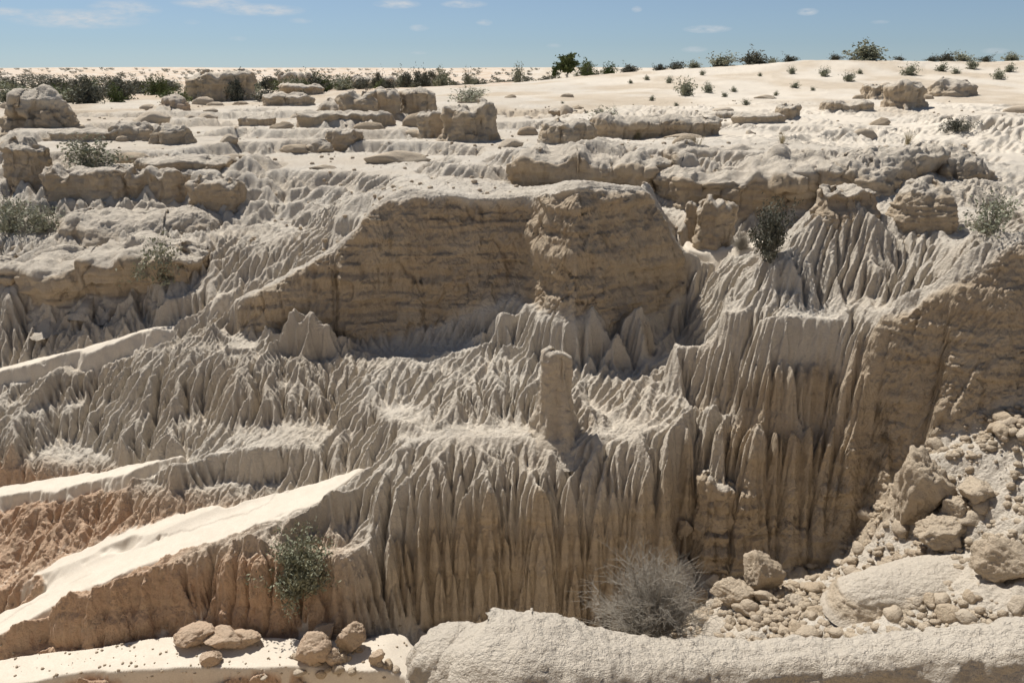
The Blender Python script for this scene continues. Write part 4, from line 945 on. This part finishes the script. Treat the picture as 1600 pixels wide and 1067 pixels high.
def shrub_px(name, label, cat, ms, px, py, wpx, hpx=None, group=None, Y=None, lift=0):
    X, Y, Z = hit(px, py) if Y is None else (lambda q: (q[0], q[1], q[2]))(pY(px, py, Y))
    d = math.sqrt(X * X + Y * Y + Z * Z); w = wpx * d / FPX; h = (hpx or wpx * .7) * d / FPX
    return plant(name, label, cat, ms, X, Y, Z - .01 * w + lift, w, h, group)
near1 = shrub_meshes(1, LEAFG, leaves=9000, stems=90, leaf=.03, twigs=4, thick=.005, gaps=.7, low=.1)
near2 = shrub_meshes(2, None, leaves=0, stems=150, twigs=5, thick=.008, bare=True, shape=(1, 1, .95))
near3 = shrub_meshes(3, LEAFD, leaves=3600, stems=34, leaf=.035, twigs=3, thick=.010, shape=(.8, .8, 1.2), gaps=.5, spread=.3)
mid1 = shrub_meshes(4, LEAFG, leaves=1500, stems=40, leaf=.035, thick=.009, gaps=.3)
mid2 = shrub_meshes(5, LEAFD, leaves=1300, stems=26, leaf=.045, thick=.009)
farm = [shrub_meshes(10 + k, [LEAFD, LEAFG, LEAFD, LEAFO][k], leaves=1500, stems=34, leaf=.05, thick=.008, twigs=2, gaps=.6, low=.1) for k in range(4)]
shrub_px('saltbush', 'dense grey-green saltbush growing on the reddish clay bank', 'shrub', near1, 474, 922, 104, 74, lift=.08)
_x, _y, _z = pY(1020, 968, 4.75)
plant('dead_bush', 'dead grey twiggy bush rising behind the pale foreground ledge', 'bush', near2, _x, _y, _z - .12, .78, .60)
shrub_px('dark_shrub', 'dark upright shrub growing between the scarp and the fluted buttress', 'shrub', near3, 1203, 408, 56, 84)
shrub_px('saltbush', 'grey-green saltbush on the sand by the dark rounded clay stack', 'shrub', mid1, 1543, 366, 70, 50)
shrub_px('saltbush', 'grey straggling shrub on the stepped plateau beside the clay stump', 'shrub', mid1, 150, 262, 86, 40)
shrub_px('saltbush', 'sparse grey shrub hanging at the end of the broad shaded ledge', 'shrub', mid1, 248, 442, 70, 60)
shrub_px('saltbush', 'low grey-green shrub beside the domed slab', 'shrub', mid1, 18, 362, 60, 44)
shrub_px('saltbush', 'pale low shrub between the domed slab and a darker shrub', 'shrub', mid1, 66, 362, 56, 34)
shrub_px('dead_bush', 'dry grey bush spreading between two clay ledges on the sand flat', 'bush', mid1, 950, 198, 62, 26)
shrub_px('dead_bush', 'dry shrub crowning the tall clay outcrop', 'bush', mid1, 732, 176, 66, 20, Y=None, lift=.55)
shrub_px('saltbush', 'low rounded green bush by itself on the white sand sheet', 'shrub', mid2, 1495, 205, 44, 16)
shrub_px('dark_shrub', 'small dark shrub among the jagged clay cluster', 'shrub', mid2, 620, 176, 16, 34)
shrub_px('twig_plant', 'little leafless twig plant on sand below the scarp', 'plant', near2, 1158, 390, 30, 26)
SL = 'small dark saltbush dotted on the pale sand rise'
for i, (px, py, w) in enumerate([(1005,126,14),(1045,130,11),(1070,150,26),(1100,145,18),(1160,144,16),(1157,164,13),(1235,138,16),(1270,142,10),(985,131,10),(1130,152,9),(1055,166,10),(1030,158,9),(885,162,8),(1215,150,9),(1320,128,18),(1290,120,16),(1420,118,22),(1500,116,20),(1560,124,18),(1580,113,18),(1530,108,20),(1468,112,14),(1240,116,12),(1340,116,14),(1180,120,10),(1100,118,9)]):
    w *= rng.uniform(.6, 1.45); px += rng.normal(0, 5)
    shrub_px('saltbush', SL, 'shrub', farm[1], px, py, w * .95, w * .62, 'saltbushes on the sand rise')
CR = 'dark low bush on the crest of the sand rise'
for i, (px, w) in enumerate([(1062,20),(1085,16),(1104,26),(1128,14),(1145,24),(1165,30),(1182,20),(1205,14),(1228,18),(1250,16),(1272,22),(1300,14),(1330,16),(1355,40),(1378,14),(1400,18),(1430,22),(1455,16),(1480,24),(1510,18),(1540,22),(1570,16),(1592,20),(1190,26),(1036,18),(1012,22),(985,18),(965,14)]):
    if rng.random() < .3: continue
    px += rng.normal(0, 9); w *= rng.uniform(.6, 1.5)
    X_ = (px - CX) / FPX; yy = np.linspace(70, 98, 60); xx = X_ * yy / (cp + (CY - 95) / FPX * sp); hz_ = height(xx, yy); j = int(np.argmax(hz_ / yy))
    plant('saltbush', CR, 'shrub', farm[i % 3], float(xx[j]), float(yy[j]), float(hz_[j]) - .1, w * 1.3 * yy[j] / FPX, w * .5 * yy[j] / FPX, 'bushes along the crest')
PL = 'dark bush of the scrubby plain behind the clay mounds'
for i in range(86):
    px = rng.normal(130, 110) if i < 66 else rng.uniform(330, 560); yy = rng.uniform(58, 130); xx = (px - CX) / FPX * yy / 1.055
    plant('plain_bush', PL, 'shrub', farm[[0, 1, 2, 0, 3][i % 5]], xx, yy, float(height(np.array([xx]), np.array([yy]))[0]) - .05, rng.uniform(.9, 3.4), rng.uniform(.6, 1.7), 'bushes of the scrubby plain')
# scrub beyond, too far to tell apart
def scrub(name, label, n, y0, y1, x0, x1, hmin, hmax):
    (SV, SF), (LV, LF) = make_shrub(40, leaves=60, stems=6, leaf=.16, twigs=1, gaps=.9); Vs, Fs = [], []
    for i in range(n):
        yy = math.exp(rng.uniform(math.log(y0), math.log(y1))); xx = rng.uniform(x0, x1) * yy
        if fbm2(np.array([xx * .01]), np.array([yy * .006]), 2, 520)[0] < -.25: continue
        h_ = rng.uniform(hmin, hmax); z_ = float(height(np.array([xx]), np.array([yy]))[0])
        Vs.append(LV * np.array([h_ * rng.uniform(1.2, 2.6), h_ * 1.5, h_]) + np.array([xx, yy, z_])); Fs.append(LF + len(LV) * (len(Vs) - 1))
    return tag(link(name, mesh_np(name, np.concatenate(Vs), np.concatenate(Fs), mats=(LEAFD,), smooth=False)), label, 'scrub', kind='stuff')
scrub('distant_scrub', 'dark distant scrub across the far plain', 900, 130, 650, -1.0, .12, .7, 1.8)
# trees and bushes on the skyline
def tree(label, px, py_base, hpx, wpx, Y, seed, m, dens=700, trunk=.35, spiky=False):
    X, Y, Z = pY(px, py_base, Y); Z = float(height(np.array([X]), np.array([Y]))[0]); H = hpx * Y / FPX; Wd = wpx * Y / FPX
    r = np.random.default_rng(seed); TV, TF = [], []; ends = []
    p = np.zeros(3); n = 5; base = H * .045
    for k in range(n):
        q = p + np.array([r.normal(0, .03) * H, r.normal(0, .03) * H, H * .72 / n]); tube(TV, TF, p, q, base * (1 - .15 * k), base * (1 - .15 * (k + 1)))
        if k / n >= trunk - .15:
            for b_ in range(4):
                a = r.uniform(0, 6.28); e = r.uniform(.2, 1.1); l_ = Wd * .5 * r.uniform(.6, 1)
                e1 = q + np.array([math.cos(a) * math.cos(e), math.sin(a) * math.cos(e), math.sin(e) * .8]) * l_; tube(TV, TF, q, e1, base * .4, base * .12); ends += [e1, .5 * (q + e1)]
        p = q
    ends.append(p); ends = np.array(ends); c = ends[r.integers(0, len(ends), dens)] + r.normal(0, 1, (dens, 3)) * np.array([Wd * .09, Wd * .09, H * .06])
    n_ = len(c); d1 = r.normal(size=(n_, 3)); d1 /= np.linalg.norm(d1, axis=1, keepdims=True); d2 = np.cross(d1, r.normal(size=(n_, 3))); d2 /= np.linalg.norm(d2, axis=1, keepdims=True)
    sz = (.05 * H) * r.uniform(.6, 1.5, (n_, 1)); w2 = .2 if spiky else .5
    if spiky: d1[:, 2] = np.abs(d1[:, 2]) + .4; sz *= 1.8
    LV = np.stack([c - d1 * sz, c + d2 * sz * w2, c + d1 * sz, c - d2 * sz * w2], 1).reshape(-1, 3)
    e_ = bpy.data.objects.new('tree', None); col.objects.link(e_); e_.location = (X, Y, Z - .1); e_.empty_display_size = .2
    link('trunk', mesh_np('trunk', np.array(TV), np.array(TF), mats=(TWIG,)), e_); link('crown', mesh_np('crown', LV, np.arange(4 * n_).reshape(n_, 4), mats=(m,), smooth=False), e_)
    return tag(e_, label, 'tree')
tree('round bushy green tree, tallest of the clump at the end of the sand rise', 886, 116, 30, 36, 95, 1, LEAFO, 2600, trunk=.2)
tree('slim tree leaning beside the tallest tree of the clump', 868, 114, 22, 14, 95, 2, LEAFO, 800, trunk=.2)
tree('low spreading tree on the sand side of the clump', 918, 113, 16, 28, 92, 3, LEAFO, 1500, trunk=.15)
tree('squat dark tree standing apart from the clump on the skyline', 824, 112, 11, 14, 130, 4, LEAFD, 300, trunk=.2)
tree('spiky forked small tree on the skyline', 571, 112, 26, 20, 70, 5, LEAFD, 220, spiky=True)
tree('thin-stemmed small tree with a tufted top on the skyline', 674, 112, 26, 13, 90, 6, LEAFD, 160, trunk=.75, spiky=True)
tree('bushy olive-green tree behind the largest butte', 437, 122, 22, 30, 75, 7, LEAFO, 600, trunk=.15)
tree('low olive bush tree between butte and bushy tree', 409, 126, 12, 22, 70, 8, LEAFO, 400, trunk=.1)
tree('dark leaning tree in the scrubby plain', 72, 130, 16, 18, 85, 9, LEAFD, 300)
tree('forked dark tree in the scrubby plain near the leaning tree', 122, 128, 18, 20, 90, 10, LEAFD, 300)
SKL = 'dark bush in the tree line on the far skyline'
for i in range(44):
    px = rng.uniform(585, 700) if i < 22 else (rng.uniform(700, 960) if i < 34 else rng.uniform(440, 590)); yy = rng.uniform(90, 150); xx = (px - CX) / FPX * yy / 1.055
    plant('skyline_bush', SKL, 'shrub', farm[i % 4], xx, yy, float(height(np.array([xx]), np.array([yy]))[0]) - .05, rng.uniform(1.2, 2.6), rng.uniform(1.0, 2.2), 'bushes in the skyline tree line')
# dry grass
def grass_mesh(seed, n=60):
    r = np.random.default_rng(seed); V_, F_ = [], []
    for i in range(n):
        a = r.uniform(0, 6.28); ln = r.uniform(.2, .55); b = np.array([r.normal(0, .07), r.normal(0, .07), -.02]); t_ = b + np.array([math.cos(a) * ln, math.sin(a) * ln, r.uniform(.5, 1.1)])
        m_ = .5 * (b + t_) + np.array([0, 0, .12]); tube(V_, F_, b, m_, .008, .006); tube(V_, F_, m_, t_, .006, .001)
    return mesh_np('blades', np.array(V_), np.array(F_), mats=(STRAW,))
GR = [grass_mesh(k) for k in range(3)]
for i, (px, py, h_, lb) in enumerate([(1086, 243, 32, 'tuft of dry straw grass on the swell above the long scarp'), (1222, 226, 22, 'thin dry grass tuft on the white sand behind the scarp'), (1418, 226, 24, 'dark dry grass tuft by the humped mound'), (995, 218, 26, 'dry grass tuft growing on the long tapering ledge'), (1485, 242, 20, 'wisp of dry grass topping the humped mound')]):
    X, Y, Z = hit(px, py); e = bpy.data.objects.new('grass_tuft', None); col.objects.link(e); s_ = h_ * Y / FPX; e.location = (X, Y, Z); e.scale = (s_, s_, s_); e.empty_display_size = .1
    link('blades', GR[i % 3], e); tag(e, lb, 'grass')
print('all', round(time.time() - T0, 1))
